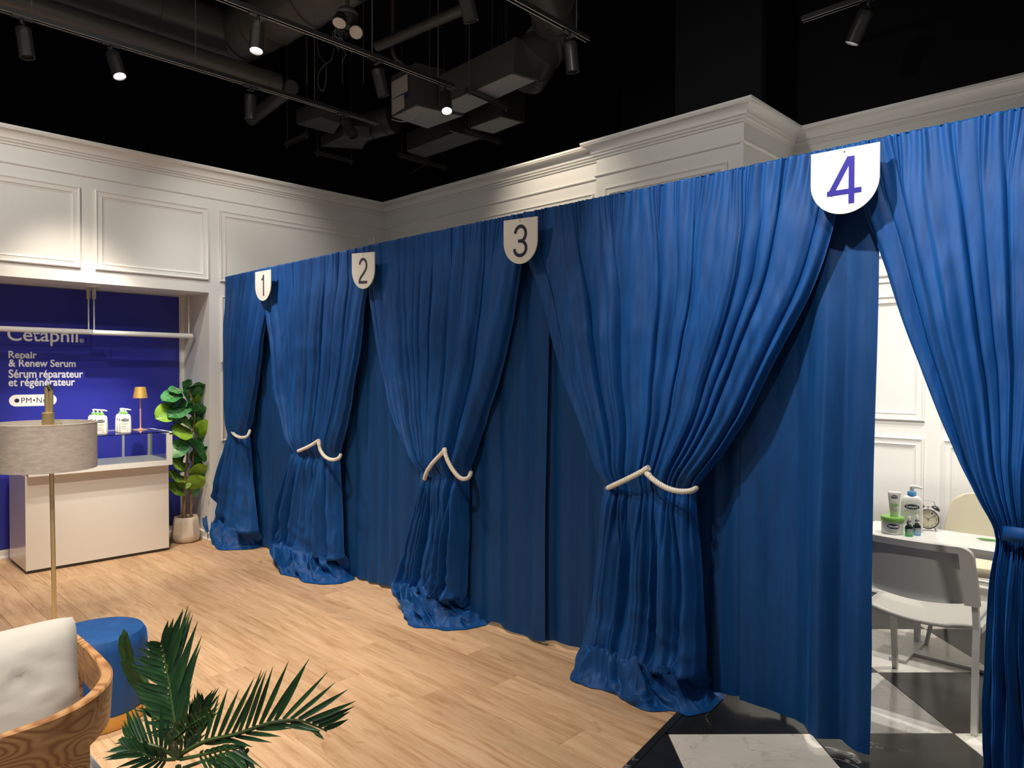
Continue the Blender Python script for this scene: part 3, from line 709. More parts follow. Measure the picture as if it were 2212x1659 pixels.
# glass display case
KX0, KX1, KY0, KY1, KZ0, KZ1 = -6.64, -6.145, 1.235, 2.248, .7265, 1.003
kc = empty('display_case', ((KX0+KX1)/2, (KY0+KY1)/2, KZ0), 'empty glass display case with a white frame on the counter', 'showcase')
def kb(n, b, m, bev=.002): return boxo(n, (b[0]-kc.location.x, b[1]-kc.location.x, b[2]-kc.location.y, b[3]-kc.location.y, b[4]-KZ0, b[5]-KZ0), m, kc, bev)
kb('base_tray', (KX0, KX1, KY0, KY1, KZ0, KZ0+.042), CASEW)
kb('mirror_floor', (KX0+.03, KX1-.03, KY0+.04, KY1-.04, KZ0+.0425, KZ0+.045), mat('tray_liner', (.86, .85, .74), .35), 0)
for x0, x1, y0, y1 in ((KX1-.020, KX1, KY1-.046, KY1), (KX1-.020, KX1, KY0, KY0+.046), (KX0, KX0+.025, KY1-.03, KY1), (KX0, KX0+.025, KY0, KY0+.03), (KX0, KX0+.02, (KY0+KY1)/2+.27, (KY0+KY1)/2+.285)):
    kb('post', (x0, x1, y0, y1, KZ0+.042, KZ1-.012), CASEW)
kb('top_rail', (KX0, KX1, KY1-.024, KY1, KZ1-.024, KZ1), CASEW); kb('top_rail', (KX0, KX1, KY0, KY0+.024, KZ1-.024, KZ1), CASEW)
kb('top_rail', (KX0, KX0+.022, KY0+.024, KY1-.024, KZ1-.020, KZ1), CASEW)
kb('glass_top', (KX0+.022, KX1+.001, KY0+.0245, KY1-.0245, KZ1-.006, KZ1), GLASS, 0)
kb('front_glass', (KX1-.010, KX1-.005, KY0+.046, KY1-.046, KZ0+.0425, KZ1-.0065), GLASS, 0)
kb('side_glass', (KX0+.026, KX1-.021, KY1-.014, KY1-.010, KZ0+.0425, KZ1-.0245), GLASS, 0)
# pump bottles on the case
def pump_bottle(name, loc, rz, label, h=.205, w=.083, dpt=.05, colm=GREEN, group='pump bottles on the glass case', wide_label=True, k=1.0):
    root = empty(name, loc, label, 'bottle', group, rz)
    bh = h*.745; n = 44
    def ring(z, sx, sy):
        out = []
        for i in range(n):
            a = 2*PI*i/n; ca, sa = math.cos(a), math.sin(a); e = .42
            out.append((sx*math.copysign(abs(ca)**e, ca), sy*math.copysign(abs(sa)**e, sa), z))
        return out
    prof = [(0, .90), (.004, .97), (.012, 1.0), (bh*.5, .985), (bh*.80, .93), (bh*.90, .86), (bh*.96, .72), (bh*.99, .52), (bh, .34)]
    V = []; F = []
    for z, q in prof: V += ring(z, w/2*q, dpt/2*(q if q > .8 else q*1.02))
    for r in range(len(prof)-1):
        for i in range(n): F.append((r*n+i, r*n+(i+1) % n, (r+1)*n+(i+1) % n, (r+1)*n+i))
    F.append(tuple(range(n))[::-1]); F.append(tuple(range((len(prof)-1)*n, len(prof)*n)))
    pyd('body', V, F, BOTW, root, True)
    c0 = bh
    latheo('collar', [(0, 0), (w*.20, 0), (w*.20, h*.075), (w*.185, h*.085), (0, h*.085)], (0, 0, c0), colm, root, 24)
    bm = bmesh.new(); lathe(bm, [(0, 0), (w*.085, 0), (w*.085, h*.085), (0, h*.085)], (0, 0, c0+h*.085), 16)
    z = c0+h*.17
    tube(bm, [Vector((-w*.10, 0, z)), Vector((0, 0, z+h*.012)), Vector((w*.2, 0, z+h*.012)), Vector((w*.42, 0, z-.002)), Vector((w*.47, 0, z-h*.02))], [w*.07, w*.10, w*.085, w*.055, w*.045], 10)
    bmo('pump', bm, BOTW, root, True)
    if wide_label:
        y = -dpt/2*1.0-.0008
        el = [(w*.33*math.cos(t), y, bh*.70+w*.125*math.sin(t)) for t in np.linspace(0, 2*PI, 29)[:-1]]
        pyd('oval_badge', el, [tuple(range(28))], NAVY, root)
        me = text_me('Cetaphil', w*.50, w*.13, 0, .03); me.transform(axes((-w*.25, y-.0006, bh*.70-w*.075), (1, 0, 0), (0, 0, 1))); link('lettering', me, PRINTW, root)
        def bars(rows, m, nm):
            V = []; F = []
            for x0, x1, z0, hh in rows:
                k0 = len(V); V += [(x0, y, z0), (x1, y, z0), (x1, y, z0+hh), (x0, y, z0+hh)]; F.append((k0, k0+1, k0+2, k0+3))
            pyd(nm, V, F, m, root)
        bars([(-w*.33, w*.30, bh*.52, bh*.014), (-w*.33, w*.22, bh*.48, bh*.014)], GRPRINT, 'green_text_lines')
        bars([(-w*.33, w*.05, bh*.38, bh*.009), (-w*.33, w*.12, bh*.345, bh*.009), (-w*.33, w*.08, bh*.31, bh*.009), (-w*.33, w*.30, bh*.25, bh*.009), (-w*.33, w*.26, bh*.215, bh*.009), (w*.05, w*.3, bh*.12, bh*.02)], GYPRINT, 'grey_text_lines')
    return root
zc = KZ1+.001
f1 = on(222, 938, 'z', zc); 
rzb = math.radians(78)
spots_b = [((214.5, 939.5), 78, 'pump bottle at the front of the left bottle group on the case'), ((204, 936.2), 78, 'second pump bottle from the front in the left group'), ((194.5, 934), 78, 'pump bottle half hidden by the grey lampshade'),
           ((255.5, 936.5), 84, 'pump bottle at the front of the right bottle group on the case'), ((249.5, 933), 84, 'middle pump bottle of the right group on the case'), ((244, 930), 84, 'rearmost pump bottle of the right group on the case')]
bx = [(-6.235, 1.745), (-6.30, 1.735), (-6.36, 1.722), (-6.255, 1.925), (-6.318, 1.926), (-6.380, 1.928)]
for (uv, rz, lb), (x, y) in zip(spots_b, bx): pump_bottle('pump_bottle', (x, y, zc), math.radians(rz-18), 'white and green '+lb)
# small gold table lamp on the case
q = on(303.5, 928.5, 'z', zc); tl = empty('table_lamp', q, 'small copper table lamp with a gold cone shade on the glass case', 'lamp')
latheo('base', [(0, 0), (.055, 0), (.055, .004), (.02, .009), (.008, .016), (0, .016)], (0, 0, 0), COPPER, tl)
tubeo('stem', [(0, 0, .012), (0, 0, .30)], .0065, COPPER, tl, 12)
latheo('shade', [(.056, .272), (.057, .272), (.0415, .366), (.0, .367), (.0, .364), (.040, .363), (.056, .272)], (0, 0, 0), GOLD, tl, 40)
# fiddle-leaf fig
pc = Vector((-6.425, 2.462, 0)); fg = empty('potted_fig', pc, 'artificial fiddle-leaf fig in a cream pot at the niche corner', 'plant')
pr_ = [(0, 0), (.085, 0), (.105, .012), (.117, .04), (.118, .08), (.108, .17), (.100, .218), (.096, .222), (.091, .218), (.093, .195), (0, .195)]
po = latheo('pot', [(r, z) for r, z in pr_], (0, 0, 0.002), CERAM, fg, 8); po.rotation_euler.z = .15
latheo('soil', [(0, .202), (.05, .205), (.088, .198), (0, .19)], (0, 0, 0), SOIL, fg, 20)
def fp(u, v, dx=0): return on(u, v, 'x', pc.x+dx)-pc
st1 = [(398.5, 1122, .02), (398, 1095, .02), (397, 1070, .015), (401, 1020, .02), (405, 985, .0), (402, 960, 0), (417, 930, .0), (421, 905, 0), (418, 870, 0), (408, 845, .01)]
st2 = [(413, 1119, -.03), (412, 1090, -.03), (414, 1050, -.03), (416, 1010, -.04), (418, 975, -.03), (424, 945, -.02), (425, 925, -.02)]
for st in (st1, st2):
    P = [fp(*a) for a in st]; P[0].z = .20; tubeo('stem', P, [.012-.0007*i for i in range(len(P))], BARK, fg, 9)
def figleaf(c, tip, size, m, roll, curl=.25):
    """obovate leaf from base c to tip, both relative to the pot"""
    d = tip-c; Ln = d.length; d.normalize(); s = d.cross(Vector((0, 0, 1))); s = s.normalized() if s.length > .1 else Vector((0, 1, 0))
    n = s.cross(d); rot = Matrix.Rotation(roll, 3, d); s = rot @ s; n = rot @ n
    V = []; F = []; rows = 12; cols = 6; lo = c; tip = c+(tip-c)*1.12; Ln *= 1.12
    for i in range(rows+1):
        t = i/rows; w = size*.80*max(.03, (math.sin(PI*t**.72)**.62)*(.62+.55*t)) if 0 < t < 1 else size*.02
        for j in range(cols+1):
            k = -1+2*j/cols; wave = .06*size*math.sin(t*11+k*3)*abs(k)
            p = lo+d*(Ln*t)+s*(k*w)+n*(-curl*Ln*(t-.5)**2*1.0+.10*size*abs(k)**1.4+wave-.03*size*(math.cos(t*26)*.5)*(1-abs(k))*1.0*abs(k)); V.append(p)
    for i in range(rows):
        for j in range(cols): a = i*(cols+1)+j; F.append((a, a+1, a+cols+2, a+cols+1))
    o = pyd('leaf', V, F, m, fg, True)
    mid = [V[i*(cols+1)+cols//2]+n*.0015 for i in range(rows+1)]
    bm = bmesh.new(); tube(bm, mid, [.0035-.0002*i for i in range(rows+1)], 5)
    for i in (2, 4, 6, 8, 10):
        for sd in (0, cols):
            b = V[min(i+1, rows)*(cols+1)+sd]; tube(bm, [mid[i], mid[i].lerp(b, .5)+n*.002, mid[i].lerp(b, .88)+n*.001], [.0018, .0014, .0008], 4, False)
    bmo('vein', bm, VEIN, o, True); return o
# (base u, v) -> (tip u, v), width, underside lit through?, depth step
LV = [((397, 842), (412, 822), .10, 0, 0), ((395, 843), (368, 846), .12, 0, .0), ((394, 844), (408, 868), .15, 0, .05), ((402, 840), (441, 836), .13, 0, -.02), ((392, 848), (354, 864), .12, 0, .04),
      ((400, 850), (440, 852), .12, 0, -.04), ((390, 862), (366, 880), .11, 0, -.02), ((385, 878), (341, 902), .13, 1, .03), ((412, 872), (368, 898), .12, 0, .05), ((412, 868), (433, 868), .12, 1, -.02),
      ((402, 885), (444, 888), .12, 0, .02), ((415, 925), (388, 900), .10, 1, .03), ((413, 930), (378, 938), .14, 1, .06), ((420, 918), (448, 934), .14, 1, .05), ((420, 900), (446, 884), .10, 0, -.04),
      ((403, 948), (372, 985), .13, 0, .04), ((408, 946), (440, 992), .17, 0, .08), ((425, 962), (456, 985), .14, 0, .0), ((400, 1012), (371, 990), .13, 1, .04), ((405, 1020), (452, 1018), .12, 1, .04),
      ((400, 1035), (366, 1028), .12, 1, .04), ((402, 1050), (440, 1036), .11, 1, .06), ((401, 1064), (364, 1052), .12, 1, .05), ((424, 1020), (453, 1050), .09, 0, -.04), ((412, 900), (432, 925), .09, 0, -.06),
      ((405, 955), (395, 990), .12, 0, -.05), ((418, 1040), (420, 1070), .08, 0, -.05), ((398, 892), (378, 912), .10, 0, -.06), ((400, 870), (420, 895), .12, 0, -.05), ((432, 890), (428, 915), .10, 0, -.05), ((372, 880), (352, 892), .08, 1, -.04),
      ((410, 850), (426, 838), .10, 0, -.05), ((396, 860), (384, 876), .12, 0, -.03), ((415, 880), (440, 905), .12, 0, -.07), ((408, 960), (380, 1000), .12, 0, -.08), ((420, 970), (440, 1000), .13, 0, -.05), ((408, 1000), (392, 1018), .11, 0, -.05), ((404, 1030), (388, 1052), .10, 1, .0), ((425, 940), (452, 958), .12, 0, -.06), ((400, 905), (372, 925), .11, 0, -.07), ((415, 1005), (434, 1015), .10, 0, -.03)]
for i, (a, b, w, u, dx) in enumerate(LV):
    c = fp(a[0], a[1], dx*.2); t = fp(b[0], b[1], dx+.02)
    figleaf(c, t, w, LEAFY if u else LEAF, (-.9 if u else -.55)+.25*math.sin(i*2.3), .25)
# ------------------------------------------------------------------ ceiling: tracks, spotlights, ducts, pipes
TZ = 3.90
def track(p0, p1, label, drops=()):
    p0, p1 = Vector(p0), Vector(p1); root = empty('lighting_track', (p0+p1)/2, label, 'track', 'ceiling lighting tracks'); o = root.location
    d = (p1-p0).normalized(); s = Vector((0, 0, 1)).cross(d); Ln = (p1-p0).length
    M = Matrix((d, s, Vector((0, 0, 1)))).transposed().to_4x4()
    bm = bmesh.new()
    box(bm, -Ln/2, Ln/2, -.018, -.012, 0, .034, M); box(bm, -Ln/2, Ln/2, .012, .018, 0, .034, M); box(bm, -Ln/2, Ln/2, -.012, .012, .022, .034, M)
    bmo('rail', bm, BMET, root)
    for sg in (-1, 1):
        bm = bmesh.new(); box(bm, -Ln/2, Ln/2, sg*.0165-.0028, sg*.0165+.0028, -.0012, .0, M); bmo('lip', bm, LINE, root)
    for t in drops:
        q = p0+d*t-o; tubeo('suspension_rod', [q+Vector((0, 0, .033)), q+Vector((0, 0, 5.69-TZ))], .004, GMET, root, 6)
    return root
T1 = track((-5.756, -2.4, TZ), (-5.756, 4.02, TZ), 'leftmost long black track over the white-panelled wall', (1.0, 3.6, 4.7, 5.75))
T2 = track((-4.57, -2.4, TZ), (-4.57, 3.97, TZ), 'second black track, ending above the curtains', (1.2, 3.4, 5.55, 6.2))
T3 = track((-3.222, -1.4, TZ), (-3.222, 4.08, TZ), 'third black track crossing in front of the round duct', (1, 3, 5.35))
T4 = track((-1.99, 4.867, TZ), (2.2, 4.867, TZ), 'short black track at the top right over the open booth', (.5, 2.0))
def spotlight(joint, end, x, dx, label, lit, ax='x', Ln=.20, rad=.047):
    """track head hanging on the track plane, barrel from the joint towards the end seen in the photo"""
    j = on(joint[0], joint[1], ax, x); j.z = min(j.z, TZ-.02); e = on(end[0], end[1], ax, x+dx)
    d = (e-j).normalized(); root = empty('spotlight', (j.x, j.y, TZ), label, 'spotlight'); o = root.location
    boxo('adapter', (-.05, .05, -.017, .017, -.014, .02) if ax == 'y' else (-.017, .017, -.06, .06, -.014, .02), BMET, root, .002)
    jj = j-o; jz = Vector((0, 0, -.045)); c = jz+d*.03
    tubeo('stem', [(0, 0, -.014), jz], .009, BMET, root, 10)
    for sg in (-1, 1):
        bm = bmesh.new(); sd = d.cross(Vector((0, 0, 1))); sd = sd.normalized() if sd.length > .1 else Vector((1, 0, 0))
        tube(bm, [jz+sd*.012*sg, jz+sd*.024*sg+Vector((0, 0, .012))], .006, 6); bmo('lever', bm, GMET, root, True)
    M = Matrix.Translation(c) @ d.to_track_quat('Z', 'Y').to_matrix().to_4x4()
    latheo('barrel', [(0, 0), (rad*.92, 0), (rad, .006), (rad, Ln*.26), (rad*.975, Ln*.265), (rad*.975, Ln*.275), (rad, Ln*.28), (rad, Ln-.002), (rad*.95, Ln), (rad*.86, Ln-.003), (rad*.80, Ln-.020), (0, Ln-.021)], (0, 0, 0), BMET, root, 36, M)
    latheo('lens', [(0, Ln-.0185), (rad*.79, Ln-.0185), (rad*.79, Ln-.0195), (0, Ln-.0195)], (0, 0, 0), LIT if lit else UNLIT, root, 30, M)
    return root
spotlight((48, 44), (60, 120), -5.756, .02, 'unlit black cylinder spotlight at the far left of the leftmost track', False)
spotlight((240, 100), (262, 168), -5.756, .10, 'lit black spotlight tilted right on the leftmost track, second from left', True)
spotlight((558, 32), (553, 108), -4.57, .04, 'lit black spotlight hanging straight on the second track, over the big pipe', True)
spotlight((541, 197), (541, 254), -5.756, -.02, 'unlit upright black spotlight on the leftmost track near the pipe end', False)
spotlight((813, 134), (828, 198), -4.57, .0, 'unlit black spotlight in the middle of the second track', False)
spotlight((962, 195), (966, 248), -4.57, .10, 'bright lit spotlight at the end of the second track in front of the duct', True)
spotlight((742, 255), (765, 292), -5.756, .14, 'unlit black spotlight at the far end of the leftmost track, tilted almost level', False)
spotlight((997, -30), (1012, 32), -3.222, .0, 'unlit black spotlight cut by the top edge, on the third track', False)
spotlight((1231, 80), (1237, 146), -3.222, .0, 'unlit black spotlight at the end of the third track beside the round duct', False)
spotlight((1876, 8), (1842, 84), 4.867, .0, 'lit black spotlight on the short track at the top right', True, ax='y')
# long pipes
def pipe(pts, r, label, m=DUCT, n=24, bands=(), name='pipe'):
    P = [Vector(p) for p in pts]; root = empty(name, P[0], label, 'pipe'); o = P[0].copy()
    tubeo('tube', [p-o for p in P], r, m, root, n)
    for t, wd in bands:
        i = int(t); f = t-i; q = P[i].lerp(P[i+1], f); d = (P[i+1]-P[i]).normalized()
        tubeo('band', [q-o-d*wd/2, q-o+d*wd/2], (r[i] if isinstance(r, list) else r)*1.05, m, root, n)
    return root
zp1 = 4.35
pa, pb = on(0, -45, 'z', zp1), on(600, 183, 'z', zp1); pa.x = pb.x
pipe([pa-Vector((0, 1.2, 0)), pb], .105, 'long insulated black pipe running above the leftmost track', bands=((.97, .05),))
e0 = on(560, 228, 'z', zp1-.02); pipe([pb+Vector((.10, .10, -.02)), e0+Vector((-.4, .1, -.02))], .07, 'short black branch pipe crossing under the end of the long pipe', bands=((.06, .03), (.12, .02)))
z2 = 4.85
q0, q1 = on(120, -20, 'z', z2), on(505, 82, 'z', z2); q0.x = q1.x
pipe([q0-Vector((0, 1.5, 0)), q1], .22, 'fat wrinkled black flexible duct behind the long pipe', n=32, bands=((.75, .02), (.99, .04)), name='flexible_duct')
pipe([on(500, 88, 'z', z2), on(640, 12, 'z', z2), on(760, -60, 'z', z2+.1)], .24, 'fat black spiral duct crossing at the top left', n=32, bands=((.2, .015), (.45, .015), (.7, .015), (1.2, .015)), name='spiral_duct')
# rectangular duct line
def rbox(name, px, z, h, label, m=DUCT, under=False):
    """rectangular run whose underside shows the four pixel corners at height z"""
    P = [on(*p, 'z', z) for p in px]; c = sum(P, Vector())/4; root = empty(name, c, label, 'duct')
    bm = bmesh.new(); lo = [bm.verts.new(p-c) for p in P]; hi = [bm.verts.new(p-c+Vector((0, 0, h))) for p in P]
    bm.faces.new(lo); bm.faces.new(hi[::-1])
    for i in range(4): bm.faces.new((lo[i], lo[(i+1) % 4], hi[(i+1) % 4], hi[i]))
    bmo('casing', bm, m, root, False)
    if under: pyd('bounce_panel', [c0+(p-c0)*.94-Vector((0, 0, .003)) for p, c0 in ((p-c, Vector()) for p in P)], [(0, 1, 2, 3)], BOUNCE, root)  # added plate that paints the bounce light under the duct
    return root, P, c
def flange(root, a, b, c, z0, h, w=.025):
    d = (b-a).normalized(); bm = bmesh.new(); s = Vector((-d.y, d.x, 0))
    for q0, q1, zz0, zz1 in ((a, b, -.012, .012),):
        P = [q0-s*w/2, q1-s*w/2, q1+s*w/2, q0+s*w/2]
        lo = [bm.verts.new(Vector((p.x, p.y, z0+zz0))-c) for p in P]; hi = [bm.verts.new(Vector((p.x, p.y, z0+h+.012))-c) for p in P]
        bm.faces.new(lo); bm.faces.new(hi[::-1])
        for i in range(4): bm.faces.new((lo[i], lo[(i+1) % 4], hi[(i+1) % 4], hi[i]))
    bmo('flange', bm, DUCT, root)
dz = 4.2
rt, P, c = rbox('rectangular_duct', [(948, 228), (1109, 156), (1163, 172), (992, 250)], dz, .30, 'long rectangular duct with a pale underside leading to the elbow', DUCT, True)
flange(rt, P[1], P[2], c, dz, .30)
# elbow: rectangular to round, then up and out over the camera
e = [on(1136, 164, 'z', dz+.15)]
ep = [e[0]+Vector((0, .02, 0)), on(1168, 108, 'z', dz+.26), on(1188, 95, 'z', dz+.36), on(1202, 60, 'z', dz+.46), on(1196, 20, 'z', dz+.50), on(1180, -30, 'z', dz+.50), on(1150, -110, 'z', dz+.50)]
el = pipe(ep, [.20, .20, .20, .205, .205, .205, .205], 'segmented round black duct elbow rising to the top edge', n=36, bands=((.5, .015), (1.2, .015), (2.1, .015), (2.9, .015), (3.6, .015), (4.5, .015)), name='round_duct')
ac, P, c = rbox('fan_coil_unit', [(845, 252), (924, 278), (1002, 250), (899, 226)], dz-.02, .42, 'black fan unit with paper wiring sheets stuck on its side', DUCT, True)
a, b = P[0], P[3]; d = (Vector((P[1].x, P[1].y, 0))-Vector((P[0].x, P[0].y, 0))); 
def sheet(name, q, m, par, pl, c, off):
    """paper on the vertical plane y-const / x-const"""
    V = [on(u, v, *pl)-c for u, v in q]; V = [v+off for v in V]; return pyd(name, V, [(0, 1, 2, 3)], m, par)
PAPER = mat('wiring_sheet', (.80, .74, .66), .7)
off = Vector((.015, -.01, 0)); XS = P[0].x
# papers sit on the end facing the camera
pn = (Vector((P[1].x-P[0].x, P[1].y-P[0].y, 0))).normalized(); nn = Vector((pn.y, -pn.x, 0))
if nn.dot(CP-P[0]) < 0: nn = -nn
def onplane(u, v, o, n):
    dd = ray(u, v); t = (o-CP).dot(n)/dd.dot(n); return CP+dd*t
side_n = (Vector((P[3].x-P[0].x, P[3].y-P[0].y, 0))).normalized(); side_n = Vector((side_n.y, -side_n.x, 0))
if side_n.dot(CP-P[0]) < 0: side_n = -side_n
po = P[0]+side_n*.006
for q, m, nm in ((((845.5, 178), (880, 159), (881, 196), (846, 214)), PAPER, 'paper_sheet'), (((846, 215), (872.5, 204), (873.5, 233), (847, 248.5)), PAPER, 'paper_sheet'), (((873, 203), (881, 199), (881, 210), (874, 212)), mat('blue_sticker', (.05, .07, .25), .5), 'sticker'), (((885, 227), (898, 219), (898.5, 226), (886, 232)), mat('grey_sticker', (.12, .12, .12), .5), 'sticker')):
    pyd(nm, [onplane(u, v, po, side_n)-c for u, v in q], [(0, 1, 2, 3)], m, ac)
rt2, P2, c2 = rbox('rectangular_duct', [(878, 326), (985, 285), (1041, 299), (905, 345)], dz, .22, 'lower rectangular duct, left length, behind the spotlight', DUCT)
flange(rt2, P2[1]+Vector((0, -.1, 0)), P2[2], c2, dz, .22)
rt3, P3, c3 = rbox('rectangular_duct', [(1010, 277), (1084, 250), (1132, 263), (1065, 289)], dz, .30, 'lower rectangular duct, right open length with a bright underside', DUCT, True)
flange(rt3, P3[1], P3[2], c3, dz, .30)
fd = pipe([on(850, 258, 'z', dz+.18), on(800, 272, 'z', dz+.15), on(745, 298, 'z', dz+.10)], [.15, .15, .12], 'sloping round black duct between the fan unit and the flat duct end', n=28, bands=((.3, .012), (.9, .012)), name='round_duct')
rt4, P4, c4 = rbox('flat_duct', [(693, 317), (742, 293), (798, 297), (782, 322)], dz-.05, .12, 'flat black duct mouth at the end of the sloping duct', DUCT)
vb, P5, c5 = rbox('control_box', [(640, 268), (690, 252), (735, 268), (720, 290)], dz, .16, 'small black control box with a white label far left of the ducts', DUCT)
vn = Vector((P5[3].x-P5[0].x, P5[3].y-P5[0].y, 0)).normalized(); vn = Vector((vn.y, -vn.x, 0)); vn = vn if vn.dot(CP-P5[0]) > 0 else -vn
for q, m, nm in ((((692, 260), (713, 265), (713.5, 286), (693, 281)), mat('white_label', (.42, .44, .45), .5), 'label_plate'), (((716, 269), (723, 270), (723, 278), (717, 277)), mat('yellow_label', (.5, .4, .08), .5), 'label_plate')):
    pyd(nm, [onplane(u, v, P5[3]+vn*.04, vn)-c5 for u, v in q], [(0, 1, 2, 3)], m, vb)
def strut(p0, p1, z, label):
    a, b = on(*p0, 'z', z), on(*p1, 'z', z); c = (a+b)/2; root = empty('strut_hanger', c, label, 'hanger', 'black duct hangers')
    d = (b-a).normalized(); s = Vector((-d.y, d.x, 0)); M = Matrix((d, s, Vector((0, 0, 1)))).transposed().to_4x4(); Ln = (b-a).length/2
    bm = bmesh.new(); box(bm, -Ln, Ln, -.022, -.018, -.042, 0, M); box(bm, -Ln, Ln, .018, .022, -.042, 0, M); box(bm, -Ln, Ln, -.018, .018, -.004, 0, M); bmo('channel', bm, DUCT, root)
    for sg in (-.88, .88):
        q = d*Ln*sg; tubeo('threaded_rod', [q+Vector((0, 0, -.07)), q+Vector((0, 0, 5.69-z))], .006, GMET, root, 6)
        latheo('nut', [(0, 0), (.012, 0), (.012, .01), (0, .01)], q+Vector((0, 0, -.055)), GMET, root, 6)
strut((1008, 188), (1098, 227), dz-.005, 'black strut under the long rectangular duct')
strut((1001, 277), (1081, 303), dz-.005, 'black strut between the two lower duct lengths')
strut((861, 330), (965, 360), dz-.01, 'black strut under the left end of the lower duct')
strut((681, 325), (763, 346), dz-.06, 'black strut under the flat duct mouth')
strut((618, 308), (665, 286), dz-.01, 'black strut under the small control box')
# junction with two lamp discs, conduits, cables
jc = on(750, 30, 'z', 4.45); jb = empty('emergency_light', jc, 'twin-headed black emergency light with tangled wires under a conduit', 'light')
tubeo('conduit', [(0, 0, .05), (0, 0, 5.69-jc.z)], .018, GMET, jb); latheo('canopy', [(0, -.02), (.085, -.02), (.09, .0), (.07, .035), (.03, .055), (0, .055)], (0, 0, 0), GMET, jb, 20)
latheo('box', [(0, -.11), (.05, -.11), (.09, -.05), (.09, -.022), (0, -.022)], (0, 0, 0), BMET, jb, 8)
LEN = mat('frosted_lens', (.9, .86, .82), .4)
for (u, v), nrm in (((733, 50), Vector((.25, -.35, -1))), ((769, 70), Vector((.55, -.5, -.75)))):
    q = on(u, v, 'z', 4.28)-jc; M = Matrix.Translation(q) @ nrm.normalized().to_track_quat('Z', 'Y').to_matrix().to_4x4()
    latheo('lamp_head', [(0, -.09), (.04, -.085), (.056, -.03), (.058, .0), (.052, .001)], (0, 0, 0), BMET, jb, 24, M); latheo('lens', [(0, .0015), (.052, .0015), (.052, .0), (0, .0)], (0, 0, 0), LEN, jb, 24, M)
    tubeo('arm', [(0, 0, -.08), q*.8+Vector((0, 0, .02))], .007, BMET, jb)
rr = random.Random(4)
for k in range(9):
    a = on(722+rr.random()*12, 56+rr.random()*4, 'z', 4.3)-jc; P = [a]
    for i in range(4): P.append(P[-1]+Vector((rr.uniform(-.02, .06), rr.uniform(-.03, .04), rr.uniform(-.09, .0))))
    tubeo('wire', P, .0028, GMET, jb, 5)
def cable(px, z, label, r=.006, m=None, name='cable'):
    P = [on(u, v, 'z', z) if not isinstance(z, tuple) else onplane(u, v, Vector(z), Vector((FW.x, FW.y, 0)).normalized()) for u, v in px]; o = P[0].copy()
    w = []
    for i in range(len(P)-1):
        a, b, c, d = P[max(i-1, 0)], P[i], P[i+1], P[min(i+2, len(P)-1)]
        for k in range(8): t = k/8; w.append(.5*((2*b)+(c-a)*t+(2*a-5*b+4*c-d)*t*t+(3*b-a-3*c+d)*t**3)-o)
    w.append(P[-1]-o); t_ = tubeo(name, w, r, m or GMET); t_.location = o; return tag(t_, label, 'cable')
cp = tuple(on(700, 200, 'z', 4.3))
cable([(685, 88), (690, 120), (703, 140), (704, 175), (697, 197), (688, 185), (688, 160), (700, 141), (716, 128), (723, 98)], cp, 'dark cable hanging in a long loop left of the second track')
cable([(848, -5), (849, 60), (848, 92), (851, 120), (868, 138), (890, 156)], cp, 'bent black conduit beside the second track', .02, DUCT, 'conduit')
cable([(846, 258), (870, 263), (893, 256), (904, 243)], tuple(on(870, 255, 'z', 4.12)), 'pale short cable sagging under the fan unit', .005, LINE)
cable([(864, 338), (905, 350), (925, 340), (918, 355), (885, 375)], tuple(on(890, 345, 'z', 4.1)), 'thin wire dangling from the lower duct strut', .004)
bmx = pipe([on(815, 100, 'z', 4.75), on(1020, 12, 'z', 4.75)], .05, 'straight black sprinkler pipe crossing behind the tracks', n=16)
for u, t_, l in ((663, 4.5, 'far left'), (740, 4.7, 'left'), (785, 5.0, 'middle'), (928, 5.2, 'near the fan unit'), (1063, 5.4, 'rightmost')):
    q = on(u, 180, 'z', 4.4); rd = tubeo('suspension_rod', [(0, 0, 0), (0, 0, 1.28)], .005, GMET); rd.location = q; tag(rd, 'thin black suspension rod hanging among the ducts, '+l, 'rod', 'thin rods among the ducts')
# ------------------------------------------------------------------ booth behind the open curtain
TT = .645; KT = (CH-TT)/(CH-.74)
def hull_box(name, b, m, par, o, bev=.003): return boxo(name, (b[0]-o.x, b[1]-o.x, b[2]-o.y, b[3]-o.y, b[4]-o.z, b[5]-o.z), m, par, bev)
# table: white slab on a flat-bar pedestal
tb = empty('booth_table', (-.80, 4.26, 0), 'white rectangular table on a flat metal foot inside the open booth', 'table'); o = tb.location
# corners seen: front edge runs (-.738, 3.635) -> (-.633, 3.646); back edge y about 3.95
hull_box('table_top', (-1.36, -.12, 4.075, 4.44, TT-.022, TT), mat('table_laminate', (.80, .79, .75), .22), tb, o, .004)
WM = mat('white_powder_coat', (.66, .66, .63), .35, .1)
for y in (4.11, 4.39):
    hull_box('apron_rail', (-1.25, -.19, y-.012, y+.012, TT-.05, TT-.0225), WM, tb, o, .002)
for x in (-1.124, -.235):
    hull_box('column', (x-.012, x+.012, 4.38, 4.425, .016, TT-.0505), WM, tb, o, .002)
    hull_box('foot', (x-.04, x+.04, 4.04, 4.47, .002, .0158), WM, tb, o, .003)
hull_box('foot_bar', (-1.124+.0405, -.235-.0405, 4.185, 4.255, .002, .0158), WM, tb, o, .002)
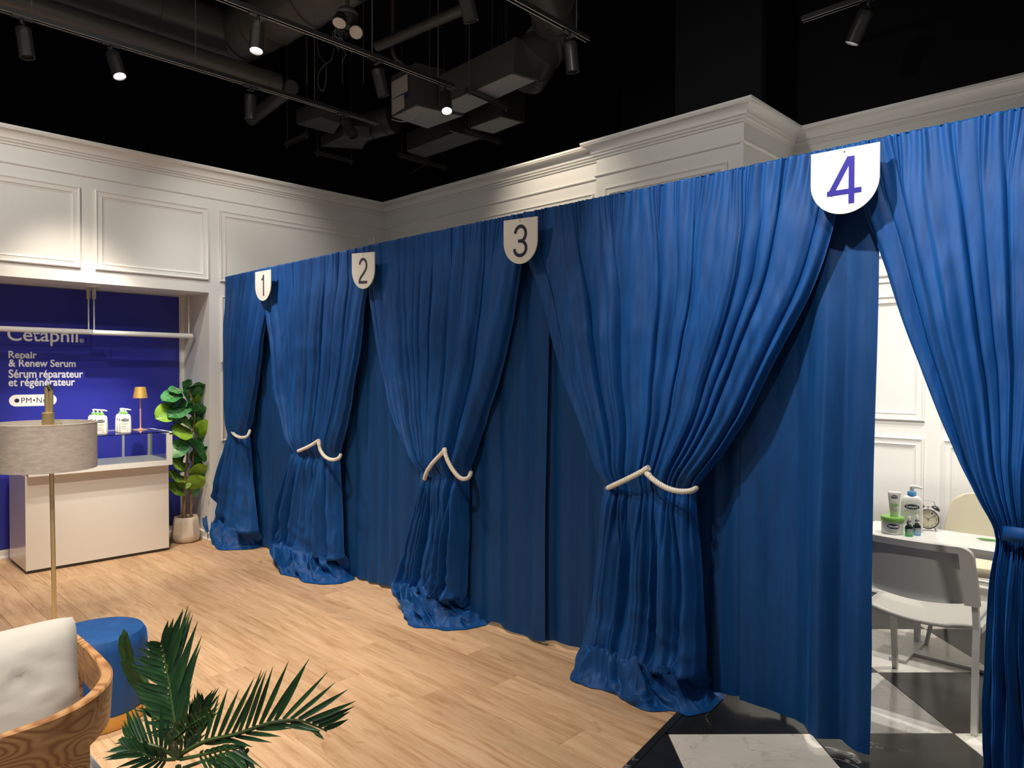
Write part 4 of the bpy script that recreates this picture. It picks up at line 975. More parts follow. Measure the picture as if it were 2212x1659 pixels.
# near chair: grey-white plastic back and seat on a square-tube frame
def stack_chair(name, loc, rz, label, shell, frame, w=.43, hb=.80):
    r = empty(name, loc, label, 'chair', None, rz)
    # local: faces +y, seat .45 high
    for sx in (-1, 1):
        x = sx*w/2
        def sq(nm, pts, hw=.0115, hd=.014):
            P = [Vector(p) for p in pts]; bm = bmesh.new(); prev = None
            for i, p in enumerate(P):
                d = (P[min(i+1, len(P)-1)]-P[max(i-1, 0)]).normalized(); xx = Vector((1, 0, 0)); yy = d.cross(xx).normalized()
                rg = [bm.verts.new(p+xx*a*hw+yy*b*hd) for a, b in ((-1, -1), (1, -1), (1, 1), (-1, 1))]
                if prev: [bm.faces.new((prev[k], prev[(k+1) % 4], rg[(k+1) % 4], rg[k])) for k in range(4)]
                else: bm.faces.new(rg[::-1])
                prev = rg
            bm.faces.new(prev); return bmo(nm, bm, frame, r, False, .003, 1)
        sq('leg', [(x, -.005, .003), (x, .0, .36), (x, .012, .44), (x, -.03, .60)])
        sq('leg', [(x, .50, .003), (x, .44, .40), (x, .42, .425), (x, .05, .425)])
        latheo('glide', [(0, 0), (.013, 0), (.013, .006), (0, .006)], (x, -.005, -.001), PLAST, r, 10)
    # seat
    V = []; F = []; nx, ny = 14, 12
    for sgn, tz in ((1, 0), (-1, -.016)):
        for j in range(ny+1):
            for i in range(nx+1):
                a = -1+2*i/nx; b = j/ny; k = 1-.05*max(0, b-.8)/.2
                V.append((a*(w/2-.012)*k, .025+b*.43, .452-.030*(1-a*a)+.010*b-(.02*max(0, b-.85)/.15)+tz))
    m = (nx+1)*(ny+1)
    for j in range(ny):
        for i in range(nx):
            q = j*(nx+1)+i; F.append((q, q+1, q+nx+2, q+nx+1)); F.append((m+q, m+q+nx+1, m+q+nx+2, m+q+1))
    bd = [i for i in range(nx+1)]+[j*(nx+1)+nx for j in range(1, ny+1)]+[ny*(nx+1)+i for i in range(nx-1, -1, -1)]+[j*(nx+1) for j in range(ny-1, 0, -1)]
    for p, q in zip(bd, bd[1:]+bd[:1]): F.append((p, m+p, m+q, q))
    pyd('seat', V, F, shell, r, True)
    # back: panel recessed in a frame with a rounded hood, curving towards the sitter's back
    def bk(a, z):          # a -1..1, z height -> y
        return -.035-(z-.55)*.30-.028*(1-a*a)
    V = []; F = []; nz = 12
    for off in (.0, .007):
        for j in range(nz+1):
            z = .545+(hb-.02-.545)*j/nz
            for i in range(nx+1):
                a = -1+2*i/nx; k = (w/2-.035); V.append((a*k, bk(a, z)+.018+off, z-(.018*(1-a*a) if j == 0 else 0)))
    m = (nx+1)*(nz+1)
    for j in range(nz):
        for i in range(nx): q = j*(nx+1)+i; F.append((q, q+1, q+nx+2, q+nx+1)); F.append((m+q, m+q+nx+1, m+q+nx+2, m+q+1))
    bd = [i for i in range(nx+1)]+[j*(nx+1)+nx for j in range(1, nz+1)]+[nz*(nx+1)+i for i in range(nx-1, -1, -1)]+[j*(nx+1) for j in range(nz-1, 0, -1)]
    for p, q in zip(bd, bd[1:]+bd[:1]): F.append((p, q, m+q, m+p))
    pyd('back_panel', V, F, shell, r, True)
    # surrounding frame: inverted U of outline, wide sides
    out = []; inn = []; W2 = w/2+.018
    for x, z in [(-W2, .54), (-W2, .60), (-W2, .68)]: out.append((x*(1-.0), z))
    zc = hb-.05
    out = [(-W2-.0, .545), (-W2+.004, .65), (-W2+.010, zc-.03)]+[(-W2+.06-.05*math.cos(t), zc+.05*math.sin(t)) for t in np.linspace(.2, PI/2, 6)]
    topn = 9
    out += [(-W2+.06+(2*W2-.12)*k/topn, hb) for k in range(1, topn)]
    out += [(-x, z) for x, z in out[:9]][::-1]
    inn = [(max(-w/2+.030, min(w/2-.030, x*.80)), min(z, hb-.030)) for x, z in out]
    V = []; F = []
    for (x, z), (xi, zi) in zip(out, inn):
        a = max(-1, min(1, x/(w/2))); ai = max(-1, min(1, xi/(w/2)))
        V += [(x, bk(a, z)-.004+.0, z), (x, bk(a, z)+.030, z), (xi, bk(ai, zi)+.030, zi), (xi, bk(ai, zi)+.012, zi), (xi+(.004 if xi < 0 else -.004), bk(ai, zi)-.004, zi)]
    K = 5
    for i in range(len(out)-1):
        for k in range(K): p = i*K+k; q = i*K+(k+1) % K; F.append((p, q, q+K, p+K))
    F.append(tuple(range(K))[::-1]); F.append(tuple(range((len(out)-1)*K, len(out)*K)))
    bm = bmesh.new(); bv = [bm.verts.new(v) for v in V]; [bm.faces.new([bv[i] for i in f]) for f in F]; bmo('back_frame', bm, shell, r, True)
    return r
SHG = mat('greige_plastic', (.52, .50, .455), .45); FRG = mat('light_metal_frame', (.55, .55, .52), .35, .35)
stack_chair('booth_chair', (-.885, 3.452, 0), 0, 'grey-white plastic chair on metal legs with its back to the open curtain', SHG, FRG, .445)
# far chair: cream moulded shell
def shell_chair(name, loc, rz, label, m):
    r = empty(name, loc, label, 'chair', None, rz); nx = 22; P = []
    prof = [(.22, .425), (.20, .455), (.12, .45), (0, .435), (-.10, .43), (-.17, .445), (-.215, .49), (-.24, .56), (-.262, .66), (-.285, .76), (-.292, .79), (-.296, .805)]
    wd = [.20, .215, .225, .23, .23, .225, .225, .228, .222, .205, .195, .165]
    V = []; F = []
    for (y, z), w in zip(prof, wd):
        for i in range(nx+1):
            a = -1+2*i/nx; up = .045*abs(a)**3; V.append((a*w, y+(up*.9 if z > .5 else 0), z+(up if z <= .5 else -.03*abs(a)**6)))
    for j in range(len(prof)-1):
        for i in range(nx): q = j*(nx+1)+i; F.append((q, q+1, q+nx+2, q+nx+1))
    s = pyd('shell', V, F, m, r, True); md = s.modifiers.new('t', 'SOLIDIFY'); md.thickness = .012; sb = s.modifiers.new('s', 'SUBSURF'); sb.levels = sb.render_levels = 1
    for sx in (-1, 1):
        for sy in (-1, 1): tubeo('leg', [(sx*.15, sy*.12, .425), (sx*.21, sy*.20, .003)], [.014, .010], FRG, r, 10)
    return r
CREAM = mat('cream_shell', (.80, .74, .56), .4)
shell_chair('booth_chair', (-.87, 4.61, 0), PI, 'cream moulded shell chair on the far side of the booth table', CREAM)
# things on the booth table
def tp(u, v): p = on(u, v, 'z', TT+.0008); return p
JX = tp(1926.5, 1151)
jr = empty('cream_jar', (-1.1886, 4.1622, TT+.0008), 'round white cream jar with a green lid at the table corner', 'jar')
latheo('tub', [(0, 0), (.044, 0), (.048, .004), (.0485, .055), (.045, .060), (0, .060)], (0, 0, 0), BOTW, jr, 40)
latheo('lid', [(0, .0605), (.0505, .0605), (.0515, .063), (.0515, .078), (.049, .081), (0, .081)], (0, 0, 0), LGREEN, jr, 40)
def wrapped(par, rad, z0, cx, hw, hh, m, txt=None, tm=None, name='oval_badge', rect=False, yaw=0, th=.0007):
    """flat print wrapped on a round wall"""
    n = 28; V = []
    def P(a, z, r_): return ((r_)*math.sin(a+yaw), -(r_)*math.cos(a+yaw), z)
    if rect:
        F = []; 
        for i in range(n+1): a = cx+hw*(-1+2*i/n); V += [P(a/rad, z0-hh, rad+th), P(a/rad, z0+hh, rad+th)]
        F = [(2*i, 2*i+2, 2*i+3, 2*i+1) for i in range(n)]
    else:
        V = [P(cx/rad, z0, rad+th)]+[P((cx+hw*math.cos(t))/rad, z0+hh*math.sin(t), rad+th) for t in np.linspace(0, 2*PI, n+1)[:-1]]
        F = [(0, 1+i, 1+(i+1) % n) for i in range(n)]
    pyd(name, V, F, m, par)
    if txt:
        me = text_me(txt, hw*1.6, hh*1.05, 0, .02)
        for v in me.vertices: x, z = v.co.x-hw*.8+cx, v.co.y-hh*.6+z0; v.co = Vector(P(x/rad, z, rad+th*3))
        link('lettering', me, tm or PRINTW, par)
YV = math.atan2(.055-.0, 1)*0
def yaw_to_cam(p): return math.atan2(-p[0], p[1])*-1
ya = math.atan2(CP.x-jr.location.x, -(CP.y-jr.location.y))
wrapped(jr, .0487, .040, .004, .0275, .012, NAVY, 'Cetaphil', PRINTW, yaw=ya)
for k, (hw, z) in enumerate(((.028, .021), (.024, .016), (.020, .011))): wrapped(jr, .0487, z, -.004, hw, .0011, GRPRINT if k == 0 else GYPRINT, rect=True, name='text_line', yaw=ya)
# tube standing on the jar
tq = empty('cream_tube', (-1.1818, 4.1644, TT+.0822), 'white and green squeeze tube standing on the green jar lid', 'tube', None, ya)
V = []; F = []; n = 24
for z, rx, ry in ((0, .0165, .0165), (.004, .0172, .0172), (.014, .0172, .0170), (.0145, .0185, .0175), (.045, .0215, .0145), (.085, .0255, .008), (.108, .0272, .0025), (.118, .0278, .0012)):
    for i in range(n): V.append((rx*math.cos(2*PI*i/n), ry*math.sin(2*PI*i/n), z))
for r_ in range(7):
    for i in range(n): F.append((r_*n+i, r_*n+(i+1) % n, (r_+1)*n+(i+1) % n, (r_+1)*n+i))
F += [tuple(range(n))[::-1], tuple(range(7*n, 8*n))]; pyd('body', V, F, BOTW, tq, True)
def plate(par, pts, m, name, th=.0): return pyd(name, pts, [tuple(range(len(pts)))], m, par)
def tube_y(z): return -float(np.interp(z, [.0145, .045, .085, .108], [.0175, .0145, .008, .0025]))-.0009
plate(tq, [(.0145*math.cos(t), tube_y(.094+.007*math.sin(t)), .094+.007*math.sin(t)) for t in np.linspace(0, 2*PI, 25)[:-1]], NAVY, 'oval_badge')
me = text_me('Cetaphil', .022, .0065, 0, .02)
for v in me.vertices: z = .0905+v.co.y; v.co = Vector((v.co.x-.011, tube_y(z)-.0005, z))
link('lettering', me, PRINTW, tq)
for z0, z1, x0, x1, m in ((.052, .060, -.014, .016, GREEN), (.074, .076, -.015, .015, GRPRINT), (.067, .069, -.015, .014, GRPRINT), (.044, .046, -.014, .010, GYPRINT), (.038, .040, -.014, .010, GYPRINT), (.032, .034, -.012, .004, mat('orange_print', (.7, .35, .15), .5)), (.024, .026, -.004, .010, GYPRINT)):
    plate(tq, [(x0, tube_y(z0), z0), (x1, tube_y(z0), z0), (x1, tube_y(z1), z1), (x0, tube_y(z1), z1)], m, 'text_line')
# pump bottle with blue collar
pb = pump_bottle('pump_bottle', (-1.1324, 4.2970, TT+.0008), .30, 'tall white pump bottle with a blue collar behind the dropper bottles', .260, .110, .065, SKYB, None)
# serum bottles
def serum(loc, c1, label):
    r = empty('serum_bottle', loc, label, 'bottle', None, .25)
    g = mat('tinted_serum_glass', c1, .12, spec=.7); vv = coords(g, (1, 1, 1)); sx = N(g, 'ShaderNodeSeparateXYZ'); L(g, vv, sx.inputs[0])
    mr = N(g, 'ShaderNodeMapRange'); mr.inputs['From Min'].default_value = .008; mr.inputs['From Max'].default_value = .046; L(g, sx.outputs['Z'], mr.inputs['Value'])
    L(g, ramp(g, mr.outputs[0], [(.1, c1), (.8, (.004, .012, .012))]), B(g).inputs['Base Color'])
    latheo('bottle', [(0, 0), (.0165, 0), (.0175, .002), (.0175, .040), (.0165, .0455), (.009, .0515), (.0075, .053), (0, .053)], (0, 0, 0), g, r, 28)
    latheo('collar', [(0, .0532), (.0095, .0532), (.0095, .070), (.008, .0715), (0, .0715)], (0, 0, 0), BMET if True else None, r, 20)
    latheo('silver_ring', [(.0098, .0575), (.0101, .0575), (.0101, .067), (.0098, .067)], (0, 0, 0), mat('silver', (.8, .8, .8), .15, 1.), r, 20)
    latheo('dropper_bulb', [(0, .0717), (.0055, .0717), (.0062, .078), (.0055, .090), (.003, .0945), (0, .095)], (0, 0, 0), BOTW, r, 16)
    for z in (.013, .019, .024, .029, .034): wrapped(r, .0175, z, .002, .011, .0011, PRINTW, rect=True, name='text_line', yaw=.1, th=.0004)
    return r
serum((-1.1032, 4.1442, TT+.0008), (.05, .42, .08), 'small black and green serum dropper bottle at the table edge')
serum((-1.0807, 4.2015, TT+.0008), (.12, .42, .70), 'small black and light blue serum dropper bottle behind the green one')
# alarm clock
cq = Vector((-1.0695, 4.3678, TT+.0008)); ck = empty('alarm_clock', cq, 'twin-bell black and chrome alarm clock with a cream dial showing ten past ten', 'clock', None, .27)
CHR = mat('chrome', (.75, .74, .72), .12, 1.); DIAL = mat('cream_dial', (.72, .66, .48), .5); INK = mat('black_ink', (.01, .01, .012), .5)
Mc = Matrix.Translation((0, 0, .056)) @ Matrix.Rotation(PI/2-.06, 4, 'X')      # local +z of the lathe points to -y
latheo('case', [(0, -.03), (.034, -.028), (.045, -.018), (.0475, 0), (.0475, .010), (.0455, .0135), (.043, .0125), (.0425, .008), (0, .008)], (0, 0, 0), BMET, ck, 48, Mc)
latheo('dial', [(0, .0088), (.0425, .0088), (.0425, .0080), (0, .0080)], (0, 0, 0), DIAL, ck, 48, Mc)
def onface(x, z, k): return Mc @ Vector((x, z, k))
def hand(ang, ln, w, k, nm):
    s, c = math.sin(ang), math.cos(ang); P = [(-w, -.006), (w, -.006), (w*.7, ln), (-w*.7, ln)]
    pyd(nm, [onface(x*c+z*s, -x*s+z*c, k) for x, z in P], [(0, 1, 2, 3)], INK, ck)
hand(math.radians(305), .024, .0011, .0100, 'hour_hand'); hand(math.radians(62), .033, .0008, .0104, 'minute_hand'); hand(math.radians(175), .012, .0006, .0102, 'alarm_hand')
for h in range(1, 13):
    a = 2*PI*h/12; me = text_me(str(h), .0055 if h < 10 else .0085, .0075); me.transform(Mc @ Matrix.Translation((.0345*math.sin(a)-.0035, .0345*math.cos(a)-.0035, .0094))); link('hour_numeral', me, INK, ck)
for sx in (-1, 1):
    M = Matrix.Translation((sx*.030, .012, .104)) @ Matrix.Rotation(sx*.55, 4, 'Y')
    latheo('bell', [(.0205, 0), (.020, .005), (.015, .012), (.006, .0165), (0, .017), (0, .0165), (.006, .0155), (.0145, .011), (.0195, .004), (.0205, 0)], (0, 0, 0), BMET, ck, 24, M)
    tubeo('bell_post', [(sx*.026, .012, .092), (sx*.034, .012, .122)], .0022, CHR, ck, 8)
    tubeo('foot', [(sx*.026, 0, .018), (sx*.036, -.002, .001)], [.0035, .0025], CHR, ck, 8)
tubeo('handle', [(-.026, .012, .115), (-.026, .012, .137), (-.021, .012, .143), (.021, .012, .143), (.026, .012, .137), (.032, .012, .115)], .0018, CHR, ck, 8)
tubeo('hammer', [(0, .012, .10), (0, .012, .114)], .002, CHR, ck, 8); tubeo('hammer', [(-.006, .012, .114), (.006, .012, .114)], .003, CHR, ck, 8)
# pen and blue block
p0, p1 = tp(2110, 1165.5), tp(2153, 1170.5); z = Vector((0, 0, .006)); pn = empty('ballpoint_pen', (p0+p1)/2+Vector((0, 0, .0)), 'green ballpoint pen with a silver tip lying on the booth table', 'pen'); o = pn.location
d = (p1-p0)
tubeo('barrel', [p0+d*.14-o+z, p0+d*.25-o+z, p0+d*.5-o+z, p0+d*1.02-o+z], [.0035, .0052, .0058, .0048], GREEN, pn, 14)
tubeo('tip', [p0-o+z*.8, p0+d*.139-o+z], [.0008, .0033], CHR, pn, 10)
q = tp(2157, 1176); bb = empty('teal_box', (q.x+.004, q.y-.01, TT+.0008), 'pale teal eraser-sized block at the curtain side of the table', 'box')
boxo('block', (-.010, .030, -.02, .02, 0, .022), mat('teal_card', (.22, .46, .45), .5), bb, .002)

for r_ in (jr, tq, ck, pn): r_.scale = (KT, KT, KT)
for r_ in list(COL.objects):
    if r_.name.startswith('serum_bottle'): r_.scale = (KT, KT, KT)
tq.location.z = TT+.0008+.0814*KT
# ------------------------------------------------------------------ lounge corner in the foreground
# floor lamp
ld = 3.6; lb = on(119, 803+1.51*1531/ld, 'z', 0); lb = Vector((lb.x, lb.y, 0))
fwd = Vector((-math.sin(YAW), math.cos(YAW), 0)); rgt = Vector((math.cos(YAW), math.sin(YAW), 0))
lm = empty('floor_lamp', lb, 'brass floor lamp with a grey suede drum shade', 'lamp')
def lq(u, v): return dep(u, v, (lb-CP).dot(fwd)/(ray(u, v).dot(fwd)))-lb      # point on the upright plane of the pole
c = lq(99.5, 967); rS = .222; zt_, zb_ = lq(99, 909).z, lq(99, 1025).z
ztS = zt_-.012; zbS = zb_+.03
pt, pb_ = lq(111.5, 1030), lq(118, 1345)
latheo('base', [(0, 0), (.14, 0), (.14, .012), (.12, .018), (.015, .022), (0, .022)], (0, 0, .001), BRASS, lm, 40)
ptop = lq(110, 842); tubeo('pole', [(0, 0, .02), (pb_.x, pb_.y, pb_.z), (pt.x, pt.y, pt.z), (ptop.x, ptop.y, ptop.z)], .0105, BRASS, lm, 18)
h0 = lq(101.5, 836); h1 = lq(102.5, 893); tubeo('hanging_arm', [Vector((h0.x, h0.y, h0.z)), h1], .0125, BRASS, lm, 18)
k0, k1 = lq(106, 838), lq(101, 834); tubeo('arm_joint', [ptop+Vector((0, 0, -.005)), (ptop+h0)/2+Vector((0, 0, .012)), h0+Vector((0, 0, -.003))], .012, mat('dark_brass', (.12, .10, .08), .35, .8), lm, 14)
s0 = lq(103, 892); s1 = lq(104, 919)
latheo('socket_cup', [(0, 0), (.027, 0), (.0275, .004), (.0275, (s0-s1).z), (.0235, (s0-s1).z+.002), (0, (s0-s1).z+.002)], s1, BRASS, lm, 24)
latheo('canopy_disc', [(0, -.003), (.040, -.003), (.040, 0), (0, 0)], s1, BRASS, lm, 24)
cc = Vector((c.x, c.y, 0))
latheo('shade', [(rS, zbS), (rS+.001, zbS), (rS+.001, ztS), (rS, ztS+.001), (rS-.004, ztS), (rS-.004, zbS), (rS, zbS)], cc, SUEDE, lm, 72)
latheo('shade_lining', [(rS-.0045, zbS+.002), (rS-.0045, ztS-.001)], cc, mat('white_lining', (.55, .55, .52), .7), lm, 64)
tubeo('shade_rim', [cc+Vector(((rS-.001)*math.cos(t), (rS-.001)*math.sin(t), ztS+.0015)) for t in np.linspace(0, 2*PI, 73)[:-1]], .0028, SUEDE, lm, 6, True)
for k in range(3):
    a = .5+k*2*PI/3; tubeo('spider_arm', [s1+Vector((0, 0, -.001)), cc+Vector(((rS-.006)*math.cos(a), (rS-.006)*math.sin(a), ztS-.012))], .0022, BRASS, lm, 6)
# pouf
pf = empty('pouf', (-3.424, .935, 0), 'round blue velvet pouf on a gold base ring', 'pouf')
latheo('base_ring', [(0, 0), (.184, 0), (.188, .004), (.188, .058), (.184, .062), (0, .062)], (0, 0, .001), mat('gold_band', (.62, .36, .10), .32, .75), pf, 64)
latheo('cushion', [(0, .0632), (.187, .0632), (.191, .075), (.194, .2), (.195, .325), (.191, .357), (.178, .379), (.155, .386), (.11, .390), (0, .392)], (0, 0, 0), POUFV, pf, 72)
# armchair seen from behind
ac_ = empty('armchair', (-2.08, .27, 0), 'ash wood armchair with a curved solid back rail, seen from behind', 'armchair'); o = ac_.location
half = [(-1.775, .27), (-1.777, .33), (-1.787, .40), (-1.815, .465), (-1.860, .516), (-1.915, .553), (-1.980, .575), (-2.05, .583), (-2.14, .585), (-2.26, .585), (-2.36, .582)]
P = [(x, .54-y) for x, y in half[:0:-1]]+half
dist = [abs(i-(len(P)-1)/2)/((len(P)-1)/2) for i in range(len(P))]
def crv(P, n=9):
    out = []
    for i in range(len(P)-1):
        a, b, c_, d = [Vector(P[max(0, min(len(P)-1, k))]) for k in (i-1, i, i+1, i+2)]
        for k in range(n): t = k/n; out.append((.5*((2*b)+(c_-a)*t+(2*a-5*b+4*c_-d)*t*t+(3*b-a-3*c_+d)*t**3)))
    out.append(Vector(P[-1])); return out
Q = crv(P); nq = len(Q); V = []; F = []
for i, p in enumerate(Q):
    d = (Q[min(i+1, nq-1)]-Q[max(i-1, 0)]).normalized(); nn_ = Vector((d.y, -d.x))     # outward
    t = abs(2*i/(nq-1)-1)
    th = .018+.012*math.exp(-((t-.48)/.26)**2); zt2 = .750; zb2 = .632+.010*min(1, max(0, (t-.25)/.25))
    lean = -.010
    sec = [(0, zt2-.004), (-.004, zt2), (-th+.004, zt2), (-th, zt2-.004), (-th+.003, zb2+.004), (-th+.006, zb2), (-.010, zb2), (-.006, zb2+.004)]
    for a, z in sec: q = p+nn_*a; V.append((q.x-o.x, q.y-o.y, z))
K = 8
for i in range(nq-1):
    for k in range(K): F.append((i*K+k, (i+1)*K+k, (i+1)*K+(k+1) % K, i*K+(k+1) % K))
F.append(tuple(range(K))); F.append(tuple(range((nq-1)*K, nq*K))[::-1])
bm = bmesh.new(); bv = [bm.verts.new(v) for v in V]; [bm.faces.new([bv[i] for i in f]) for f in F]; bmo('back_rail', bm, ASH, ac_, True)
def post(x0, y0, x1, y1, z1, w, dd, yaw_=0, name='leg'):
    bm = bmesh.new(); R_ = Matrix.Rotation(yaw_, 3, 'Z'); lo = []; hi = []
    for a, b in ((-1, -1), (1, -1), (1, 1), (-1, 1)):
        q = R_ @ Vector((a*w/2, b*dd/2, 0)); lo.append(bm.verts.new(Vector((x0, y0, .001))-o+q*.8)); hi.append(bm.verts.new(Vector((x1, y1, z1))-o+q))
    bm.faces.new(lo[::-1]); bm.faces.new(hi)
    for i in range(4): bm.faces.new((lo[i], lo[(i+1) % 4], hi[(i+1) % 4], hi[i]))
    bmo(name, bm, ASH, ac_, False, .004, 2)
for y, sy in ((.487, 1), (.053, -1)):
    post(-1.835, y-.03*sy, -1.842, y-.036*sy, .640, .046, .050, .53*sy)
    post(-2.33, .27+.305*sy, -2.31, .27+.300*sy, .648, .045, .034)
for y0, y1, x0, x1 in ((-.02, .56, -1.90, -1.87), (-.02, .56, -2.33, -2.30)): boxo('seat_rail', (x0-o.x, x1-o.x, y0, y1-.0-.27+.0 if False else y1-o.y, .25, .31) if False else (x0-o.x, x1-o.x, y0-o.y, y1-o.y, .25, .31), ASH, ac_, .004)
for y in (-.02, .535): boxo('seat_rail', (-2.30-o.x, -1.90-o.x, y-o.y, y+.025-o.y, .25, .31), ASH, ac_, .004)
def cushion(name, par, M, sx, sy, sz, m, n=34, pinch=.0, seed=0, pipe_=True):
    V = []; F = []
    for sgn in (1, -1):
        for j in range(n+1):
            for i in range(n+1):
                a = -1+2*i/n; b = -1+2*j/n
                k = (1-abs(a)**5)*(1-abs(b)**5); h = sz/2*(max(0, k)**.42)*(.74+.26*(1-a*a)*(1-b*b))
                pa = 1-pinch*(1-abs(b))*0-pinch*(1-b*b)*.9; pb2 = 1-pinch*(1-a*a)*.9
                w = .010*fbm(a*2.2+seed, b*2.2, seed, 3)+.004*fbm(a*7+seed, b*7, 3, 2)
                V.append(M @ Vector((a*sx/2*pa*math.sqrt(1-.09*b**8), b*sy/2*pb2*math.sqrt(1-.09*a**8), sgn*(h+w*k**.5))))
    m1 = (n+1)**2
    for j in range(n):
        for i in range(n): q = j*(n+1)+i; F.append((q, q+1, q+n+2, q+n+1)); F.append((m1+q, m1+q+n+1, m1+q+n+2, m1+q+1))
    return pyd(name, V, F, m, par, True)
sc = cushion('seat_cushion', ac_, Matrix.Translation(Vector((-2.13, .285, .375))-o), .60, .67, .135, LINEN, seed=2)
# slack corner of the seat cover at the right of the post
Mb = Matrix.Translation((-2.012, .232, .685)) @ Matrix.Rotation(math.radians(-17), 4, 'Y') @ Matrix((( 0, 0, 1, 0), (1, 0, 0, 0), (0, 1, 0, 0), (0, 0, 0, 1)))
bp = cushion('back_pillow', None, Mb, .58, .42, .15, LINEN, pinch=.05, seed=5)
tag(bp, 'plump light grey pillow leaning against the wooden armchair back', 'pillow')
# palm in the foreground
D0 = 1.72; crown = dep(385, 1650, D0); pp_ = Vector((crown.x, crown.y, 0))
pm = empty('potted_palm', pp_, 'dark green artificial palm in the foreground beside the armchair', 'plant')
latheo('pot', [(0, 0), (.10, 0), (.12, .01), (.14, .22), (.135, .225), (.128, .22), (.125, .19), (0, .19)], (0, 0, .001), CERAM, pm, 32)
latheo('soil', [(0, .20), (.126, .195), (0, .191)], (0, 0, .001), SOIL, pm, 24)
for k in range(3):
    a = k*2.1; tubeo('stem', [(.03*math.cos(a), .03*math.sin(a), .19), (.012*math.cos(a), .012*math.sin(a), .4), (0, 0, crown.z-.005)], [.012, .010, .007], mat('palm_stem', (.06, .11, .03), .5) if k == 0 else bpy.data.materials['palm_stem'], pm, 8)
def cr3(P, n=10):
    out = []
    for i in range(len(P)-1):
        a, b, c_, d = [Vector(P[max(0, min(len(P)-1, k))]) for k in (i-1, i, i+1, i+2)]
        for k in range(n): t = k/n; out.append(.5*((2*b)+(c_-a)*t+(2*a-5*b+4*c_-d)*t*t+(3*b-a-3*c_+d)*t**3))
    out.append(Vector(P[-1])); return out
rnd = random.Random(12)
def leaflet(par, b, d, nrm, ln, w, m, droop):
    """narrow folded blade from b along d"""
    s = d.cross(nrm).normalized(); V = []; F = []; rows = 6; p = b.copy(); dd = d.copy()
    for i in range(rows+1):
        t = i/rows; ww = w*(.35+.65*math.sin(PI*min(1, t*1.05+.12))**.8) if i < rows else .0004
        V += [p-s*ww+nrm*ww*.35, p, p+s*ww+nrm*ww*.35]
        dd = (dd+Vector((0, 0, -1))*droop/rows).normalized(); p = p+dd*ln/rows
    for i in range(rows):
        for k in range(2): a = 3*i+k; F.append((a, a+1, a+4, a+3))
    pyd('leaflet', V, F, m, par, True)
def frond(pts, n, lr, ll, ar, al, m=PALM, w=.0048, start=.22, up=None, droop=.35, fold=0, taper=.55):
    """pts: (u, v, depth); lr/ll leaflet lengths on the two sides (right/left of travel as seen), ar/al angles from the rachis in degrees"""
    P = cr3([dep(u, v, z)-pp_ for u, v, z in pts]); nP = len(P)
    bm = bmesh.new(); tube(bm, P, [.0042*(1-.75*i/nP)+.0006 for i in range(nP)], 6); rc = bmo('frond', bm, m if m is not PALM else bpy.data.materials['palm_stem'], pm, True)
    Ls = [0]
    for a, b in zip(P, P[1:]): Ls.append(Ls[-1]+(b-a).length)
    for i in range(n):
        t = start+(1-start)*(i+.3)/n; x = t*Ls[-1]; k = max(0, min(nP-2, int(np.searchsorted(Ls, x))-1)); f = (x-Ls[k])/(Ls[k+1]-Ls[k]); b = P[k].lerp(P[k+1], min(1, max(0, f)))
        d = (P[k+1]-P[k]).normalized(); view = (b+pp_-CP).normalized(); s = view.cross(d).normalized()      # to the right of travel in the picture
        nr = s.cross(d).normalized()
        if nr.dot(view) > 0: nr = -nr
        env = (math.sin(PI*min(1, (i+1)/n*.80+.12))**.7)
        for sg, ln, an in ((1, lr, ar), (-1, ll, al)):
            if ln <= 0: continue
            A = math.radians(an*(1-.35*t)+rnd.uniform(-6, 6)); dv = d*math.cos(A)+s*sg*math.sin(A)+nr*(.22+fold+rnd.uniform(-.12, .12))
            leaflet(rc, b+s*sg*.002, dv.normalized(), nr, ln*env*rnd.uniform(.88, 1.08), w*rnd.uniform(.85, 1.15), m, droop*rnd.uniform(.6, 1.3))
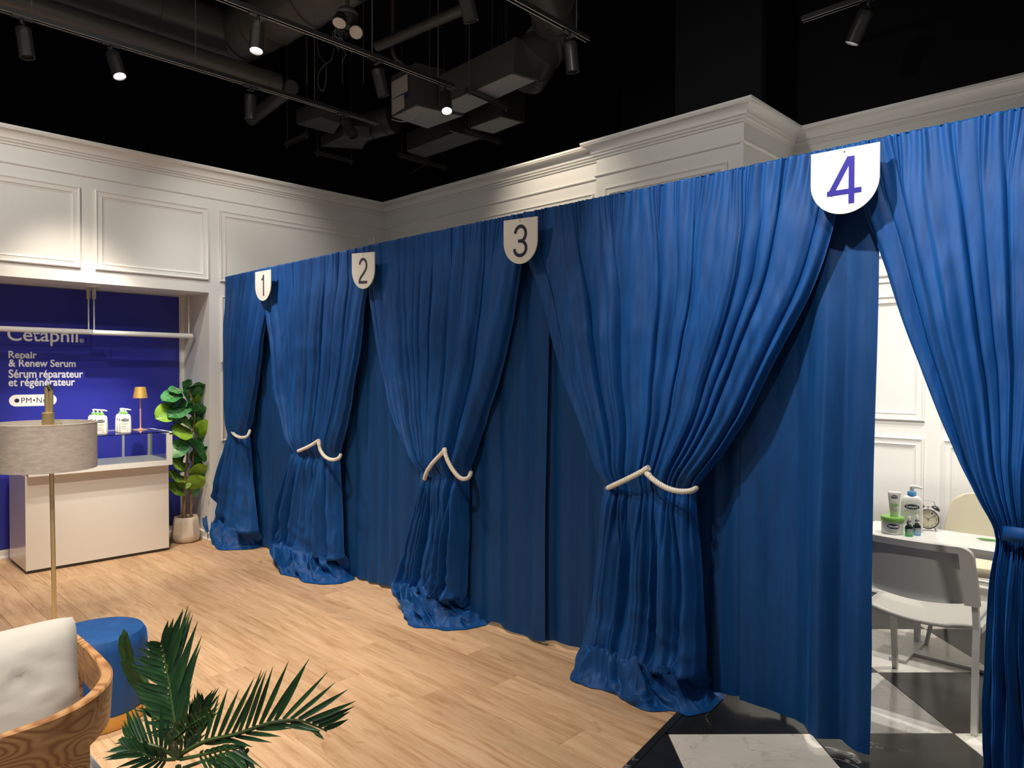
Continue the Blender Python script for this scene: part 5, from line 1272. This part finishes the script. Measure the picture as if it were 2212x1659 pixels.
frond([(385, 1640, D0), (392, 1600, D0-.01), (378, 1560, D0), (366, 1480, D0+.03), (354, 1415, D0+.05), (348, 1385, D0+.05)], 18, .175, .095, 38, 66, droop=.0, w=.0066)
frond([(380, 1640, D0), (345, 1560, D0+.05), (317, 1508, D0+.07), (290, 1465, D0+.06), (272, 1420, D0+.05), (265, 1378, D0+.05)], 19, .085, .05, 14, 14, PALMU, w=.0065, start=.34, droop=.0, fold=-.1)
frond([(388, 1630, D0), (443, 1601, D0-.02), (511, 1585, D0-.03), (579, 1562, D0-.03), (636, 1555, D0-.02), (681, 1568, D0), (706, 1580, D0+.02)], 19, -1 , .165, 40, 56, droop=-.12, start=.16, w=.0062)
frond([(388, 1632, D0+.01), (443, 1603, D0-.01), (511, 1587, D0-.02), (579, 1565, D0-.02), (640, 1560, D0-.01), (690, 1580, D0)], 11, .10, -1, 16, 40, droop=.05, start=.2)
frond([(382, 1632, D0-.08), (372, 1606, D0-.12), (398, 1580, D0-.18), (430, 1556, D0-.24), (462, 1540, D0-.28)], 13, .05, .07, 26, 30, PALMU, w=.009, start=.25, droop=.02)
frond([(380, 1636, D0-.02), (345, 1615, D0-.04), (310, 1605, D0-.04), (285, 1598, D0-.03), (270, 1594, D0-.02)], 12, .10, .06, 60, 30, droop=.0, start=.15)
frond([(378, 1640, D0-.03), (340, 1640, D0-.08), (300, 1625, D0-.10), (262, 1612, D0-.10)], 10, .06, .08, 35, 30, droop=.15, start=.2)
frond([(388, 1640, D0), (410, 1600, D0+.05), (428, 1555, D0+.08), (440, 1512, D0+.09)], 13, .09, .075, 26, 30, droop=.0, start=.2)
frond([(390, 1640, D0), (430, 1632, D0-.02), (480, 1620, D0-.04), (520, 1616, D0-.03), (535, 1626, D0-.02)], 9, .12, .03, 50, 25, droop=.25, start=.3)
frond([(395, 1660, D0), (450, 1640, D0+.04), (500, 1625, D0+.06), (530, 1640, D0+.06)], 9, .11, -1, 42, 30, droop=.4, start=.35)
frond([(385, 1640, D0+.02), (375, 1580, D0+.09), (360, 1540, D0+.11), (338, 1500, D0+.12)], 14, .10, .085, 45, 48, droop=.1, start=.25)
